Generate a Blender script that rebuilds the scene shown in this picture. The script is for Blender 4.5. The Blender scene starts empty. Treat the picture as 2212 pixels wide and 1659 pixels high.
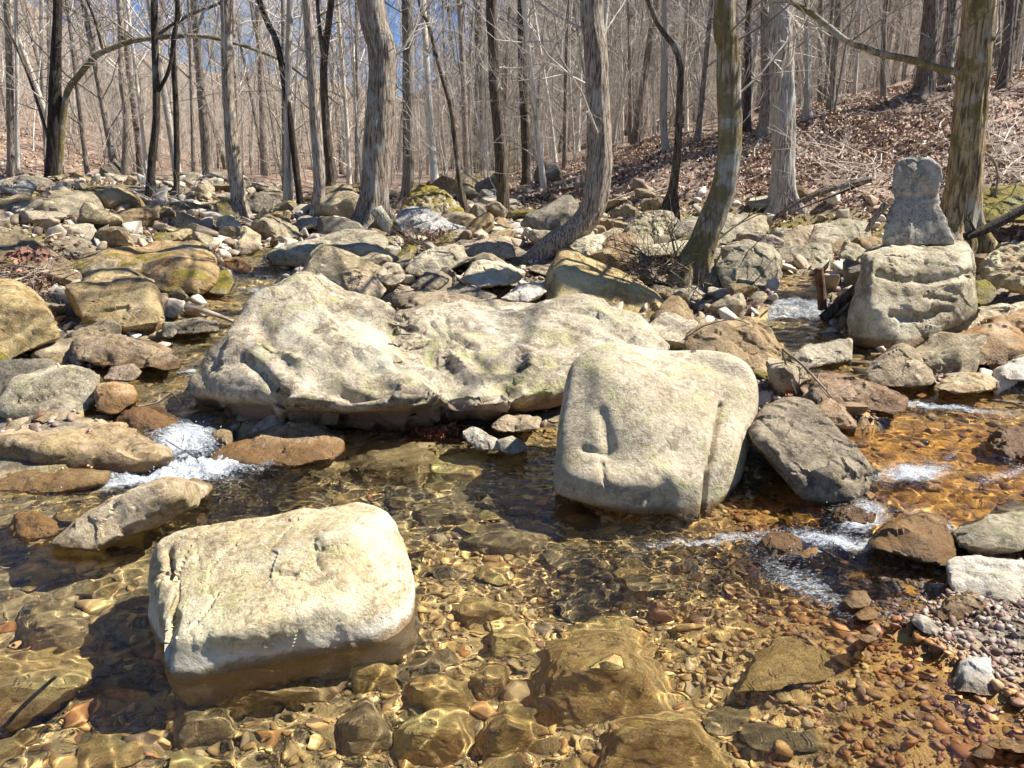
import bpy, bmesh, math, random
import numpy as np
from mathutils import Vector

S = bpy.context.scene
COL = S.collection
R = math.radians

# ------------------------------------------------------------------ camera, sky, sun, exposure
CAM_H, PITCH, HF = 1.55, 15.0, 33.0
cam = bpy.data.cameras.new('camera'); cam_o = bpy.data.objects.new('camera', cam); COL.objects.link(cam_o)
cam_o.location = (0, 0, CAM_H); cam_o.rotation_euler = (R(90 - PITCH), 0, 0)
cam.sensor_width = 36; cam.lens = 18 / math.tan(R(HF)); cam.clip_start = .05; cam.clip_end = 1000
S.camera = cam_o
SUN_AZ, SUN_EL = R(80), R(51)
w = bpy.data.worlds.new('World'); S.world = w; w.use_nodes = True
nt = w.node_tree; L = nt.links
bg = nt.nodes['Background']; bg.inputs[1].default_value = .052
sky = nt.nodes.new('ShaderNodeTexSky'); sky.sky_type = 'NISHITA'; sky.sun_disc = False
sky.sun_elevation = SUN_EL; sky.sun_rotation = SUN_AZ; sky.air_density = 1.0; sky.dust_density = .1; sky.ozone_density = 4; sky.altitude = 800
tc = nt.nodes.new('ShaderNodeTexCoord'); mp = nt.nodes.new('ShaderNodeMapping'); mp.inputs['Scale'].default_value = (1.5, 1.5, 4); mp.inputs['Location'].default_value = (3.7, 1.3, .5)
nz = nt.nodes.new('ShaderNodeTexNoise'); nz.inputs['Scale'].default_value = 2.6; nz.inputs['Detail'].default_value = 7; nz.inputs['Roughness'].default_value = .6
cr = nt.nodes.new('ShaderNodeValToRGB'); cr.color_ramp.elements[0].position = .56; cr.color_ramp.elements[1].position = .74
mx = nt.nodes.new('ShaderNodeMix'); mx.data_type = 'RGBA'
L.new(tc.outputs['Generated'], mp.inputs[0]); L.new(mp.outputs[0], nz.inputs[0]); L.new(nz.outputs[0], cr.inputs[0])
L.new(cr.outputs[0], mx.inputs[0]); tn = nt.nodes.new('ShaderNodeMix'); tn.data_type = 'RGBA'; tn.blend_type = 'MULTIPLY'; tn.inputs[0].default_value = 1; tn.inputs[7].default_value = (.6, .84, 1.14, 1)
L.new(sky.outputs[0], tn.inputs[6]); L.new(tn.outputs[2], mx.inputs[6]); mx.inputs[7].default_value = (9, 9.3, 9.8, 1)
L.new(mx.outputs[2], bg.inputs[0])
sl = bpy.data.lights.new('sun', 'SUN'); sl.energy = 5.0; sl.angle = R(.5); sl.color = (1, .955, .88)
sl.cycles.is_caustics_light = True
so = bpy.data.objects.new('sun', sl); COL.objects.link(so)
so.rotation_euler = Vector((math.sin(SUN_AZ) * math.cos(SUN_EL), math.cos(SUN_AZ) * math.cos(SUN_EL), math.sin(SUN_EL))).to_track_quat('Z', 'Y').to_euler()
S.view_settings.view_transform = 'Standard'; S.view_settings.look = 'None'; S.view_settings.gamma = 1; S.view_settings.exposure = 1.2
S.cycles.use_denoising = True
S.cycles.max_bounces = 8; S.cycles.transmission_bounces = 6; S.cycles.diffuse_bounces = 3; S.cycles.glossy_bounces = 3
S.cycles.sample_clamp_indirect = 6; S.cycles.sample_clamp_direct = 12

# ------------------------------------------------------------------ numpy noise
def _h(ix, iy, iz, seed):
    h = (ix.astype(np.int64) * 374761393 + iy.astype(np.int64) * 668265263 + iz.astype(np.int64) * 2147483647 + seed * 974711) & 0xffffffff
    h = ((h ^ (h >> 13)) * 1274126177) & 0xffffffff
    h = ((h ^ (h >> 16)) * 2246822519) & 0xffffffff
    return ((h ^ (h >> 15)) & 0xffff) / 32767.5 - 1
def vn(P, seed=0):
    P = np.asarray(P, float); F = np.floor(P); f = P - F; F = F.astype(np.int64); u = f * f * f * (f * (f * 6 - 15) + 10)
    r = 0
    for a in (0, 1):
        for b in (0, 1):
            for c in (0, 1):
                wgt = (u[:, 0] if a else 1 - u[:, 0]) * (u[:, 1] if b else 1 - u[:, 1]) * (u[:, 2] if c else 1 - u[:, 2])
                r = r + wgt * _h(F[:, 0] + a, F[:, 1] + b, F[:, 2] + c, seed)
    return r
def fbm(P, oct=4, seed=0, gain=.5):
    r = 0; a = 1
    for k in range(oct):
        r = r + a * vn(P * 2.03 ** k + k * 7.3, seed + k); a *= gain
    return r
def sst(e0, e1, x):
    t = np.clip((x - e0) / (e1 - e0), 0, 1); return t * t * (3 - 2 * t)

# ------------------------------------------------------------------ the terrain as a height function
RC = np.array([[2.9, 8.2, .50, .25], [2.68, 7.3, .43, .22], [2.6, 7.0, .27, .3], [2.3, 6.3, .21, .5], [2.2, 5.7, .205, .5], [2.25, 5.2, .19, .3], [2.5, 4.85, .15, .45],
               [2.9, 4.3, .135, 1.0], [2.45, 3.85, .11, .95], [1.95, 3.55, .09, .75], [1.55, 3.3, .03, .6], [1.15, 3.05, .0, .6], [.8, 2.9, -.02, .5]])
LC = np.array([[-3.1, 10.0, .62, .3], [-2.9, 8.9, .52, .4], [-2.75, 8.3, .35, .5], [-2.5, 7.1, .25, .55], [-2.45, 6.0, .17, .6], [-2.25, 5.3, .145, .6], [-2.15, 4.8, .125, .5],
               [-2.0, 4.5, .11, .33], [-1.85, 4.25, .03, .3], [-1.7, 4.0, -.02, .4]])
def course(x, y, C):
    best = np.full(x.shape, 1e9); lev = np.zeros(x.shape); hw = np.ones(x.shape)
    for a, b in zip(C[:-1], C[1:]):
        dx, dy = b[0] - a[0], b[1] - a[1]
        t = np.clip(((x - a[0]) * dx + (y - a[1]) * dy) / (dx * dx + dy * dy), 0, 1)
        d = np.hypot(x - a[0] - t * dx, y - a[1] - t * dy); m = d < best
        best = np.where(m, d, best); lev = np.where(m, a[2] + t * (b[2] - a[2]), lev); hw = np.where(m, a[3] + t * (b[3] - a[3]), hw)
    return best, lev, hw
def pool_e(x, y):
    xs = np.interp(y, [0, 1.2, 1.9, 2.4, 3.0, 3.4, 4.2, 5], [2.0, 1.85, 1.62, 1.4, 1.2, 1.35, 1.2, .9])
    yb = np.interp(x, [-6, -2.9, -2.0, -1.7, -1.2, .6, 1.0, 1.6], [3.5, 3.7, 4.05, 4.25, 4.75, 4.75, 4.3, 3.3])
    return np.minimum(xs - x, yb - y)
def gh(x, y):
    x = np.asarray(x, float); y = np.asarray(y, float); sh = np.broadcast(x, y).shape
    x = np.broadcast_to(x, sh).ravel(); y = np.broadcast_to(y, sh).ravel(); o0 = np.zeros_like(x)
    z = np.interp(y, [-10, 4, 4.6, 5, 6, 7, 8, 10, 12.5, 16, 25, 40, 60, 200], [.05, .05, .0, .02, .1, .21, .37, .62, .83, 1.0, 1.15, 1.5, 2.2, 6])
    a = x / np.maximum(y, 30)
    z = z + sst(48, 125, y) * np.interp(a, [-1, -.7, -.5, -.36, -.12, .02, .15, .9], [28, 24, 9, 6, 8, 20, 36, 42])
    xf = np.interp(y, [-5, 0, 4, 9, 10.5, 12, 14, 18, 25, 40, 60], [6, 5, 5.6, 6.2, 5.0, 2.8, .6, -.6, -.6, -1, 0])
    d = np.maximum(x - xf, 0) * np.interp(y, [9, 10, 16], [.9, .62, .85])
    z = z + 9.3 * (1 - np.exp(-d / 30)) + sst(.3, 2, d) * sst(40, 20, y) * .10 * fbm(np.stack([x, y, o0], 1) * 1.3, 3, 15)
    xl = np.interp(y, [-5, 4, 12, 20, 40], [-4.4, -4.6, -9, -10.5, -15])
    z = z + np.maximum(xl - x, 0) * .3 * np.exp(-np.maximum(xl - x, 0) / 60)
    z = z + .3 * sst(0, 1.6, -x - 3.0 - .14 * np.maximum(y - 5, 0)) * sst(3.8, 5.5, y)
    P = np.stack([x, y, o0], 1)
    z = z + sst(6, 14, y) * .16 * fbm(P * .5, 3, 5) + .02 * fbm(P * 2.3, 3, 6) * sst(2, 6, y)
    e = pool_e(x, y)
    dm = np.interp(x, [-3.5, -1.5, -.5, .5, 1.2], [.26, .33, .31, .22, .14])
    inside = -.015 - dm * sst(0, 1.0, e) + .03 * fbm(P * 3.1, 3, 8) * sst(0, .5, e)
    z = np.where(e > 0, inside, np.minimum(z, -.015 - e * .22 + 0 * z) * (1 - sst(.2, .9, -e)) + z * sst(.2, .9, -e))
    for C in (RC, LC):
        b, lev, hw = course(x, y, C)
        bank = np.maximum(z, np.where(e > .05, z, lev + .02 + .05 * np.clip(b - hw, 0, 1)))
        z = np.where(b < hw, np.minimum(z, lev - .015 - .1 * (1 - (b / hw) ** 2)), bank * (1 - sst(.15, .8, b - hw)) + z * sst(.15, .8, b - hw))
    return z.reshape(sh)

# pixels of the photograph (counted on a 2212 px wide copy) to points of the place
FPX = 1106 / math.tan(R(HF)); CP, SP = math.cos(R(PITCH)), math.sin(R(PITCH))
def ray(px, py):
    v = (py - 829.5) / FPX
    return (px - 1106) / FPX, CP - v * SP, -SP - v * CP
def at(px, py, Y):
    a, b, c = ray(px, py); t = Y / b; return np.array([a * t, Y, CAM_H + c * t])
def atz(px, py, z):
    a, b, c = ray(px, py); t = (z - CAM_H) / c; return np.array([a * t, b * t, z])
def hit(px, py):
    a, b, c = ray(px, py); t = np.concatenate([np.linspace(1.2, 20, 1500), np.linspace(20, 140, 1200)])
    g = gh(a * t, b * t); k = np.argmax(CAM_H + c * t < g); t = t[k]
    return np.array([a * t, b * t, g[k]])
def proj(P):
    x, y, z = P[:, 0], P[:, 1], P[:, 2] - CAM_H
    dep = y * CP - z * SP; up = y * SP + z * CP
    return 1106 + FPX * x / dep, 829.5 - FPX * up / dep, dep

# ------------------------------------------------------------------ objects
def mesh_obj(name, V, F, mat, parent=None, loc=None, smooth=True):
    V = np.asarray(V, np.float32); m = bpy.data.meshes.new(name)
    if isinstance(F, np.ndarray):
        n, k = F.shape
        m.vertices.add(len(V)); m.vertices.foreach_set('co', V.ravel())
        m.loops.add(n * k); m.loops.foreach_set('vertex_index', F.astype(np.int32).ravel())
        m.polygons.add(n); m.polygons.foreach_set('loop_start', np.arange(0, n * k, k, dtype=np.int32)); m.polygons.foreach_set('loop_total', np.full(n, k, np.int32))
        m.update(calc_edges=True)
    else:
        m.from_pydata(V.tolist(), [], F)
    if smooth: m.polygons.foreach_set('use_smooth', np.ones(len(m.polygons), bool))
    m.materials.append(mat)
    o = bpy.data.objects.new(name, m); COL.objects.link(o)
    if parent: o.parent = parent
    if loc is not None: o.location = loc
    return o
def tag(o, label=None, cat=None, group=None, kind=None):
    if label: o['label'] = label
    if cat: o['category'] = cat
    if group: o['group'] = group
    if kind: o['kind'] = kind
    return o
def empty(name, loc, label, cat, group=None):
    o = bpy.data.objects.new(name, None); COL.objects.link(o); o.location = loc; o.empty_display_size = .2
    return tag(o, label, cat, group)
def attr(o, name, arr):
    a = o.data.attributes.new(name, 'FLOAT', 'POINT'); a.data.foreach_set('value', np.asarray(arr, np.float32).ravel())

# ------------------------------------------------------------------ materials
class NT:
    def __init__(s, name):
        s.m = bpy.data.materials.new(name); s.m.use_nodes = True; s.t = s.m.node_tree; s.p = s.t.nodes['Principled BSDF']; s.out = s.t.nodes['Material Output']
        s.p.inputs['Specular IOR Level'].default_value = .3
    def n(s, ty, **k):
        x = s.t.nodes.new(ty)
        for a, b in k.items(): setattr(x, a, b)
        return x
    def l(s, a, b): s.t.links.new(a, b)
    def val(s, inp, v):
        if isinstance(v, (int, float)): inp.default_value = v
        elif isinstance(v, tuple): inp.default_value = v if len(v) == 4 or len(inp.default_value) == 3 else (*v, 1)
        else: s.l(v, inp)
    def noise(s, vec, scale, detail=5, rough=.55, dist=0):
        x = s.n('ShaderNodeTexNoise'); s.l(vec, x.inputs['Vector']); x.inputs['Scale'].default_value = scale
        x.inputs['Detail'].default_value = detail; x.inputs['Roughness'].default_value = rough; x.inputs['Distortion'].default_value = dist
        return x.outputs[0]
    def math(s, op, a, b=0.0, clamp=False):
        x = s.n('ShaderNodeMath', operation=op); x.use_clamp = clamp; s.val(x.inputs[0], a); s.val(x.inputs[1], b); return x.outputs[0]
    def ramp(s, v, a, b):
        x = s.n('ShaderNodeMapRange'); x.interpolation_type = 'SMOOTHSTEP'; s.l(v, x.inputs[0]); x.inputs[1].default_value = a; x.inputs[2].default_value = b; return x.outputs[0]
    def mix(s, f, a, b, mode='MIX'):
        x = s.n('ShaderNodeMix', data_type='RGBA', blend_type=mode); s.val(x.inputs[0], f); s.val(x.inputs[6], a); s.val(x.inputs[7], b); return x.outputs[2]
    def bump(s, h, strength, dist, prev=None):
        x = s.n('ShaderNodeBump'); x.inputs['Strength'].default_value = strength; x.inputs['Distance'].default_value = dist; s.l(h, x.inputs['Height'])
        if prev is not None: s.l(prev, x.inputs['Normal'])
        return x.outputs[0]
    def coords(s):
        tc = s.n('ShaderNodeTexCoord'); oi = s.n('ShaderNodeObjectInfo')
        r = s.math('MULTIPLY', oi.outputs['Random'], 91.0); c = s.n('ShaderNodeCombineXYZ')
        s.l(r, c.inputs[0]); s.l(r, c.inputs[1]); v = s.n('ShaderNodeVectorMath', operation='ADD'); s.l(tc.outputs['Object'], v.inputs[0]); s.l(c.outputs[0], v.inputs[1])
        return v.outputs[0], oi.outputs['Random']
_rm = {}
CON = 1
def rock_mat(base=(.44, .37, .27), dark=(.19, .15, .105), lichen=.5, moss=0.0, rust=0.0, wet=0.02, sc=1.0, rough=.5, green=.3, crack=.3, pits=.3, band=None, stain=None):
    key = (base, dark, lichen, moss, rust, wet, sc, rough, green, crack, pits, band, stain)
    if key in _rm: return _rm[key]
    q = NT('sandstone'); v, rnd = q.coords(); geo = q.n('ShaderNodeNewGeometry')
    n1 = q.noise(v, 2.2 * sc, 8, .62, .4); n2 = q.noise(v, 13 * sc, 10, .74, .3); n5 = q.noise(v, 30 * sc, 7, .7, .6); n3 = q.noise(v, 60 * sc, 6, .65); n4 = q.noise(v, 4.3 * sc, 6, .6, 1.2)
    col = q.mix(q.ramp(n1, .42, .58), base, tuple(b * .38 + d * .62 for b, d in zip(base, dark)))
    col = q.mix(q.math('MULTIPLY', q.ramp(n2, .49, .60), .85), col, tuple(d * .75 for d in dark))
    col = q.mix(q.math('MULTIPLY', q.ramp(n5, .53, .62), .5), col, dark)
    col = q.mix(q.math('MULTIPLY', q.ramp(n5, .47, .38), .45), col, tuple(min(.7, c * 1.4 + .05) for c in base))
    col = q.mix(q.math('MULTIPLY', q.ramp(n4, .50, .68), green), col, (base[0] * .78, base[1] * .92, base[2] * .62))
    rust *= .6 if rust < .55 else .8
    if rust: col = q.mix(q.math('MULTIPLY', q.ramp(n4, .36, .56), rust), col, (.42, .23, .075))
    # lichen: pale crusts in round patches
    vo = q.n('ShaderNodeTexVoronoi'); q.l(v, vo.inputs['Vector']); vo.inputs['Scale'].default_value = 9 * sc; vo.inputs['Randomness'].default_value = 1
    ln = q.math('ADD', vo.outputs[0], q.math('MULTIPLY', n2, 1.1))
    lf = q.math('MULTIPLY', q.math('SUBTRACT', 1.0, q.ramp(ln, .72, .82)), q.ramp(n1, .62 - .22 * lichen, .72 - .2 * lichen))
    col = q.mix(q.math('MULTIPLY', lf, min(1, lichen)), col, (.56, .56, .50))
    # broad dry bleached areas
    col = q.mix(q.math('MULTIPLY', q.ramp(q.noise(v, 1.4 * sc, 5, .6, .6), .5, .66), .55), col, tuple(min(.74, c * 1.5 + .05) for c in base))
    # per rock value, fine grain
    col = q.mix(1.0, col, q.mix(rnd, (.82, .8, .78), (1.12, 1.08, 1.02)), 'MULTIPLY')
    col = q.mix(q.math('MULTIPLY', q.ramp(n3, .5, .72), .55), col, q.mix(1.0, col, (.5, .46, .4), 'MULTIPLY'))
    sep = q.n('ShaderNodeSeparateXYZ'); q.l(geo.outputs['Normal'], sep.inputs[0])
    if moss:
        mf = q.math('MULTIPLY', q.ramp(sep.outputs[2], .35, .8), q.ramp(n1, .62 - .25 * moss, .68 - .2 * moss))
        col = q.mix(mf, col, q.mix(n3, (.06, .07, .012), (.33, .26, .04)))
    sp = q.n('ShaderNodeSeparateXYZ'); q.l(geo.outputs['Position'], sp.inputs[0])
    zz = q.math('ADD', sp.outputs[2], q.math('MULTIPLY', q.math('SUBTRACT', n2, .5), .10))
    if stain: col = q.mix(q.math('MULTIPLY', q.math('SUBTRACT', 1.0, q.ramp(q.math('ADD', sp.outputs[2], q.math('MULTIPLY', q.math('SUBTRACT', n1, .5), .5)), stain - .05, stain + .05)), .8), col, q.mix(n2, (.16, .09, .055), (.36, .23, .15)))
    if band:
        zb = q.math('ADD', sp.outputs[2], q.math('MULTIPLY', q.math('SUBTRACT', n1, .5), .12))
        col = q.mix(q.math('MULTIPLY', q.math('SUBTRACT', 1.0, q.ramp(zb, band - .02, band + .035)), .85), col, q.mix(n3, (.66, .62, .52), (.8, .77, .68)))
    wf = q.math('SUBTRACT', 1.0, q.ramp(zz, wet, wet + .035))
    col = q.mix(wf, col, q.mix(1.0, q.mix(.45, col, (.38, .24, .10)), (.56, .5, .42), 'MULTIPLY'))
    col = q.mix(1.0, col, (1.04, 1.0, .92), 'MULTIPLY'); q.l(col, q.p.inputs['Base Color'])
    rr = q.math('ADD', q.math('MULTIPLY', wf, -.5), q.math('ADD', .74, q.math('MULTIPLY', n3, .2)))
    q.l(rr, q.p.inputs['Roughness'])
    vc = q.n('ShaderNodeTexVoronoi', feature='DISTANCE_TO_EDGE'); pass
    vc.inputs['Scale'].default_value = 2.2 * sc
    warp = q.n('ShaderNodeVectorMath', operation='ADD'); nn = q.n('ShaderNodeTexNoise'); q.l(v, nn.inputs['Vector']); nn.inputs['Scale'].default_value = 3 * sc; nn.inputs['Detail'].default_value = 6
    ss = q.n('ShaderNodeVectorMath', operation='SCALE'); q.l(nn.outputs[1], ss.inputs[0]); ss.inputs['Scale'].default_value = .9; q.l(v, warp.inputs[0]); q.l(ss.outputs[0], warp.inputs[1]); q.l(warp.outputs[0], vc.inputs['Vector'])
    ck = q.ramp(vc.outputs[0], 0, .02); ckm = q.math('MULTIPLY', q.math('SUBTRACT', 1.0, ck), q.ramp(n1, .45, .6))
    old = q.p.inputs['Base Color'].links[0].from_socket; q.l(q.mix(q.math('MULTIPLY', ckm, min(1, crack * 1.8)), old, tuple(d * .35 for d in dark)), q.p.inputs['Base Color'])
    pv = q.n('ShaderNodeTexVoronoi'); q.l(v, pv.inputs['Vector']); pv.inputs['Scale'].default_value = 26 * sc
    pt = q.math('MULTIPLY', q.math('SUBTRACT', 1.0, q.ramp(pv.outputs[0], .1, .3)), q.ramp(n4, .52, .6))
    b = q.bump(n2, min(1, 1.1 * rough + .2), .05 / sc); b = q.bump(n5, .7, .016, b); b = q.bump(n3, .8, .007, b); b = q.bump(ck, crack, .012, b); b = q.bump(pt, -pits, .012, b) if False else q.bump(q.math('SUBTRACT', 1.0, pt), pits, .012, b)
    q.l(b, q.p.inputs['Normal'])
    _rm[key] = q.m; return q.m

def bark_mat(light, dark, moss=0.0, lichen=.2, fiss=26.0, pale=0.0, var=1):
    q = NT('bark'); v, rnd = q.coords()
    mp = q.n('ShaderNodeMapping'); q.l(v, mp.inputs[0]); mp.inputs['Scale'].default_value = (1, 1, .11)
    n1 = q.noise(mp.outputs[0], fiss * 2.6, 6, .65, .35); n2 = q.noise(v, 2.3, 5, .6); n3 = q.noise(v, 40, 4, .6)
    col = q.mix(q.ramp(n1, .38, .6), dark, light)
    col = q.mix(q.math('MULTIPLY', q.ramp(n2, .62 - .3 * lichen, .7 - .2 * lichen), .55), col, (.42, .42, .37))
    if pale: col = q.mix(q.math('MULTIPLY', q.ramp(n2, .4, .55), pale), col, (.68, .66, .58))
    if moss: col = q.mix(q.math('MULTIPLY', q.ramp(q.noise(v, 3.6, 6, .65), .62 - .3 * moss, .7 - .25 * moss), .8), col, q.mix(n3, (.06, .05, .015), (.26, .20, .06)))
    col = q.mix(1.0, col, q.mix(rnd, (.42, .40, .39), (1.3, 1.26, 1.2)) if var else (1, 1, 1, 1), 'MULTIPLY')
    q.l(col, q.p.inputs['Base Color']); q.p.inputs['Roughness'].default_value = .9
    b = q.bump(n1, .9, .03); b = q.bump(n3, .5, .006, b); q.l(b, q.p.inputs['Normal']); return q.m
def simple_mat(name, cols, scale=8, rough=.85, island=False, spec=.3, trans=0):
    q = NT(name); v, rnd = q.coords(); g = q.n('ShaderNodeNewGeometry')
    f = g.outputs['Random Per Island'] if island else q.ramp(q.noise(v, scale, 5, .6), .35, .65)
    cr = q.n('ShaderNodeValToRGB'); e = cr.color_ramp.elements
    for i, c in enumerate(cols):
        k = e[i] if i < 2 else e.new(1.0)
        k.color = (*c, 1)
    for i in range(len(cols)): e[i].position = i / (len(cols) - 1)
    for i, c in enumerate(cols): e[i].color = (*c, 1)
    q.l(f, cr.inputs[0]); c = cr.outputs[0]
    if not island: c = q.mix(1.0, c, q.mix(rnd, (.5, .48, .46), (1.15, 1.12, 1.08)), 'MULTIPLY')
    n = q.noise(v, 70, 4, .6); c = q.mix(q.math('MULTIPLY', q.ramp(n, .45, .7), .45), c, q.mix(1.0, c, (.5, .47, .42), 'MULTIPLY'))
    q.l(c, q.p.inputs['Base Color']); q.p.inputs['Roughness'].default_value = rough; q.p.inputs['Specular IOR Level'].default_value = spec
    return q

bark_brown = bark_mat((.40, .34, .27), (.08, .062, .05), lichen=.25)
bark_grey = bark_mat((.48, .42, .34), (.12, .095, .075), lichen=.3, fiss=20)
bark_pale = bark_mat((.66, .61, .52), (.3, .26, .21), lichen=.5, fiss=14, pale=.6)
bark_moss = bark_mat((.40, .33, .23), (.12, .09, .06), moss=.62, lichen=.5, fiss=16, var=0)
bark_dark = bark_mat((.15, .12, .09), (.03, .023, .018), lichen=.12, moss=.15, fiss=22)
bark_plate = bark_mat((.44, .33, .18), (.09, .06, .035), lichen=.3, moss=.42, fiss=15, var=0)
twig_grey = simple_mat('twigs', [(.30, .27, .24), (.68, .64, .58)], 1.2).m
twig_pale = simple_mat('twigs', [(.5, .44, .37), (.78, .72, .63)], 1.2).m
drift_mat = simple_mat('driftwood', [(.24, .17, .10), (.58, .50, .40)], 5).m

# ------------------------------------------------------------------ ground
def build_ground():
    n, mcol = 560, 520
    u = np.linspace(0, 1, n)
    ys = -3 + 5.0 * u + 205 * u ** 3.6 + 10 * u * u
    t = np.linspace(-1, 1, mcol); t = np.sign(t) * np.abs(t) ** 1.25
    Y = np.repeat(ys[:, None], mcol, 1); X = t[None, :] * (5.5 + 1.15 * np.maximum(Y, 0))
    Z = gh(X, Y)
    P = np.stack([X.ravel(), Y.ravel(), np.zeros(X.size)], 1)
    near = 1 - sst(15, 30, Y.ravel())
    Z = Z.ravel() + near * (.03 + .97 * sst(4.2, 6.5, Y.ravel())) * (.012 * fbm(P * 14, 3, 31) + .02 * fbm(P * 5, 2, 33))
    i = np.arange(n * mcol).reshape(n, mcol); F = np.stack([i[:-1, :-1], i[:-1, 1:], i[1:, 1:], i[1:, :-1]], -1).reshape(-1, 4)
    q = NT('ground'); v, _ = q.coords(); g = q.n('ShaderNodeNewGeometry')
    a1 = q.n('ShaderNodeAttribute', attribute_name='leaf'); a2 = q.n('ShaderNodeAttribute', attribute_name='bed')
    n1 = q.noise(v, 1.2, 6, .6); n2 = q.noise(v, 9, 8, .7); n3 = q.noise(v, 55, 5, .7)
    rock = q.mix(q.ramp(n2, .4, .62), (.12, .095, .065), (.34, .28, .2)); rock = q.mix(q.math('MULTIPLY', q.ramp(n3, .45, .65), .6), rock, (.09, .06, .04))
    bed = q.mix(q.ramp(n2, .40, .58), (.16, .11, .045), (.56, .39, .15)); bed = q.mix(q.math('MULTIPLY', q.ramp(n3, .48, .6), .8), bed, (.62, .46, .22))
    vl = q.n('ShaderNodeTexVoronoi'); q.l(v, vl.inputs['Vector']); vl.inputs['Scale'].default_value = 14
    lf = q.mix(vl.outputs[1], (.08, .05, .035), (.44, .31, .22)); lf = q.mix(q.math('MULTIPLY', q.ramp(n1, .45, .62), .5), lf, (.12, .08, .055)); lf = q.mix(q.math('MULTIPLY', q.ramp(n2, .55, .68), .6), lf, (.5, .43, .35)); lf = q.mix(q.math('MULTIPLY', q.ramp(n3, .5, .6), .5), lf, (.07, .05, .04))
    c = q.mix(a1.outputs['Fac'], rock, lf); c = q.mix(a2.outputs['Fac'], c, bed)
    am = q.n('ShaderNodeAttribute', attribute_name='moss')
    mf = q.math('MULTIPLY', am.outputs['Fac'], q.ramp(n1, .42, .56)); c = q.mix(mf, c, q.mix(n3, (.06, .06, .01), (.33, .27, .05)))
    q.l(c, q.p.inputs['Base Color']); q.p.inputs['Roughness'].default_value = .85
    b = q.bump(n2, .7, .04); b = q.bump(n3, .8, .012, b); q.l(b, q.p.inputs['Normal'])
    ar = q.n('ShaderNodeAttribute', attribute_name='rust'); ao = q.n('ShaderNodeAttribute', attribute_name='bed_shade')
    c = q.mix(q.math('MULTIPLY', ao.outputs['Fac'], q.ramp(n1, .25, .55)), c, q.mix(q.ramp(n2, .42, .6), (.05, .055, .04), (.24, .21, .12)))  # pool's shadow and sky reflection painted dark into the bed, left and back
    c = q.mix(ar.outputs['Fac'], c, q.mix(q.ramp(n2, .38, .62), (.2, .08, .015), (.62, .31, .06))); q.l(c, q.p.inputs['Base Color'])
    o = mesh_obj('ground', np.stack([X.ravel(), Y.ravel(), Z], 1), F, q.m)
    x, y = X.ravel(), Y.ravel(); e = pool_e(x, y)
    b1, _, h1 = course(x, y, RC); b2, _, h2 = course(x, y, LC)
    bedf = np.maximum.reduce([sst(-.15, .1, e), sst(.15, -.05, b1 - h1), sst(.15, -.05, b2 - h2)])
    xf = np.interp(y, [-5, 0, 4, 9, 10.5, 12, 14, 18, 25, 40, 60], [6, 5, 5.6, 6.2, 5.0, 2.8, .6, -.6, -.6, -1, 0])
    leaf = np.maximum.reduce([sst(-.3, .6, x - xf), sst(15, 19, y), sst(.5, 2, -x - 4.4 - .28 * y)])
    moss = np.maximum(sst(9, 11, y) * sst(1.5, .2, np.abs(x - xf)), sst(4.6, 6, -x) * sst(7, 8.5, y) * sst(16, 12, y))
    attr(o, 'bed_shade', bedf * np.maximum(sst(.1, -1.3, x), sst(3.0, 3.8, y) * sst(1.0, .2, x)) * .6); attr(o, 'rust', .9 * bedf * np.clip(1.6 * np.exp(-((x - 2.4) / 1.1) ** 2 - ((y - 3.7) / 1.0) ** 2) + .6 * sst(.6, 1.4, x) * sst(4, 3.3, y), 0, 1))
    attr(o, 'leaf', leaf); attr(o, 'bed', bedf); attr(o, 'moss', moss)
    o.cycles.is_caustics_receiver = True
    return tag(o, 'creek bed, banks and wooded slopes under leaf litter', 'ground', kind='structure')
build_ground()

# ------------------------------------------------------------------ water
def water_mat():
    q = NT('water'); t = q.t
    g = q.n('ShaderNodeBsdfGlass'); g.inputs['IOR'].default_value = 1.33; g.inputs['Roughness'].default_value = 0; g.inputs['Color'].default_value = (.985, .985, .96, 1)
    geo = q.n('ShaderNodeNewGeometry'); v = geo.outputs['Position']
    mp = q.n('ShaderNodeMapping'); q.l(v, mp.inputs[0]); mp.inputs['Rotation'].default_value = (0, 0, .9); mp.inputs['Scale'].default_value = (1, 2.6, 1)
    n1 = q.noise(mp.outputs[0], 22, 6, .8, 1.2); n2 = q.noise(v, 110, 3, .75)
    a = q.n('ShaderNodeAttribute', attribute_name='foam')
    nn = q.math('ADD', q.math('MULTIPLY', n1, .65), q.math('MULTIPLY', n2, .35))
    f = q.math('MULTIPLY', q.ramp(q.math('ADD', nn, q.math('MULTIPLY', a.outputs['Fac'], .30)), .58, .80), .92)
    f = q.math('MULTIPLY', f, q.ramp(a.outputs['Fac'], .02, .15))
    q.p.inputs['Base Color'].default_value = (.66, .70, .73, 1); q.p.inputs['Roughness'].default_value = .25
    q.p.inputs['Subsurface Weight'].default_value = 0
    b = q.bump(n2, 1, .02); q.l(b, q.p.inputs['Normal'])
    m = q.n('ShaderNodeMixShader'); q.l(f, m.inputs[0]); q.l(g.outputs[0], m.inputs[1]); q.l(q.p.outputs[0], m.inputs[2]); q.l(m.outputs[0], q.out.inputs[0])
    return q.m
WM = water_mat()
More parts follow.
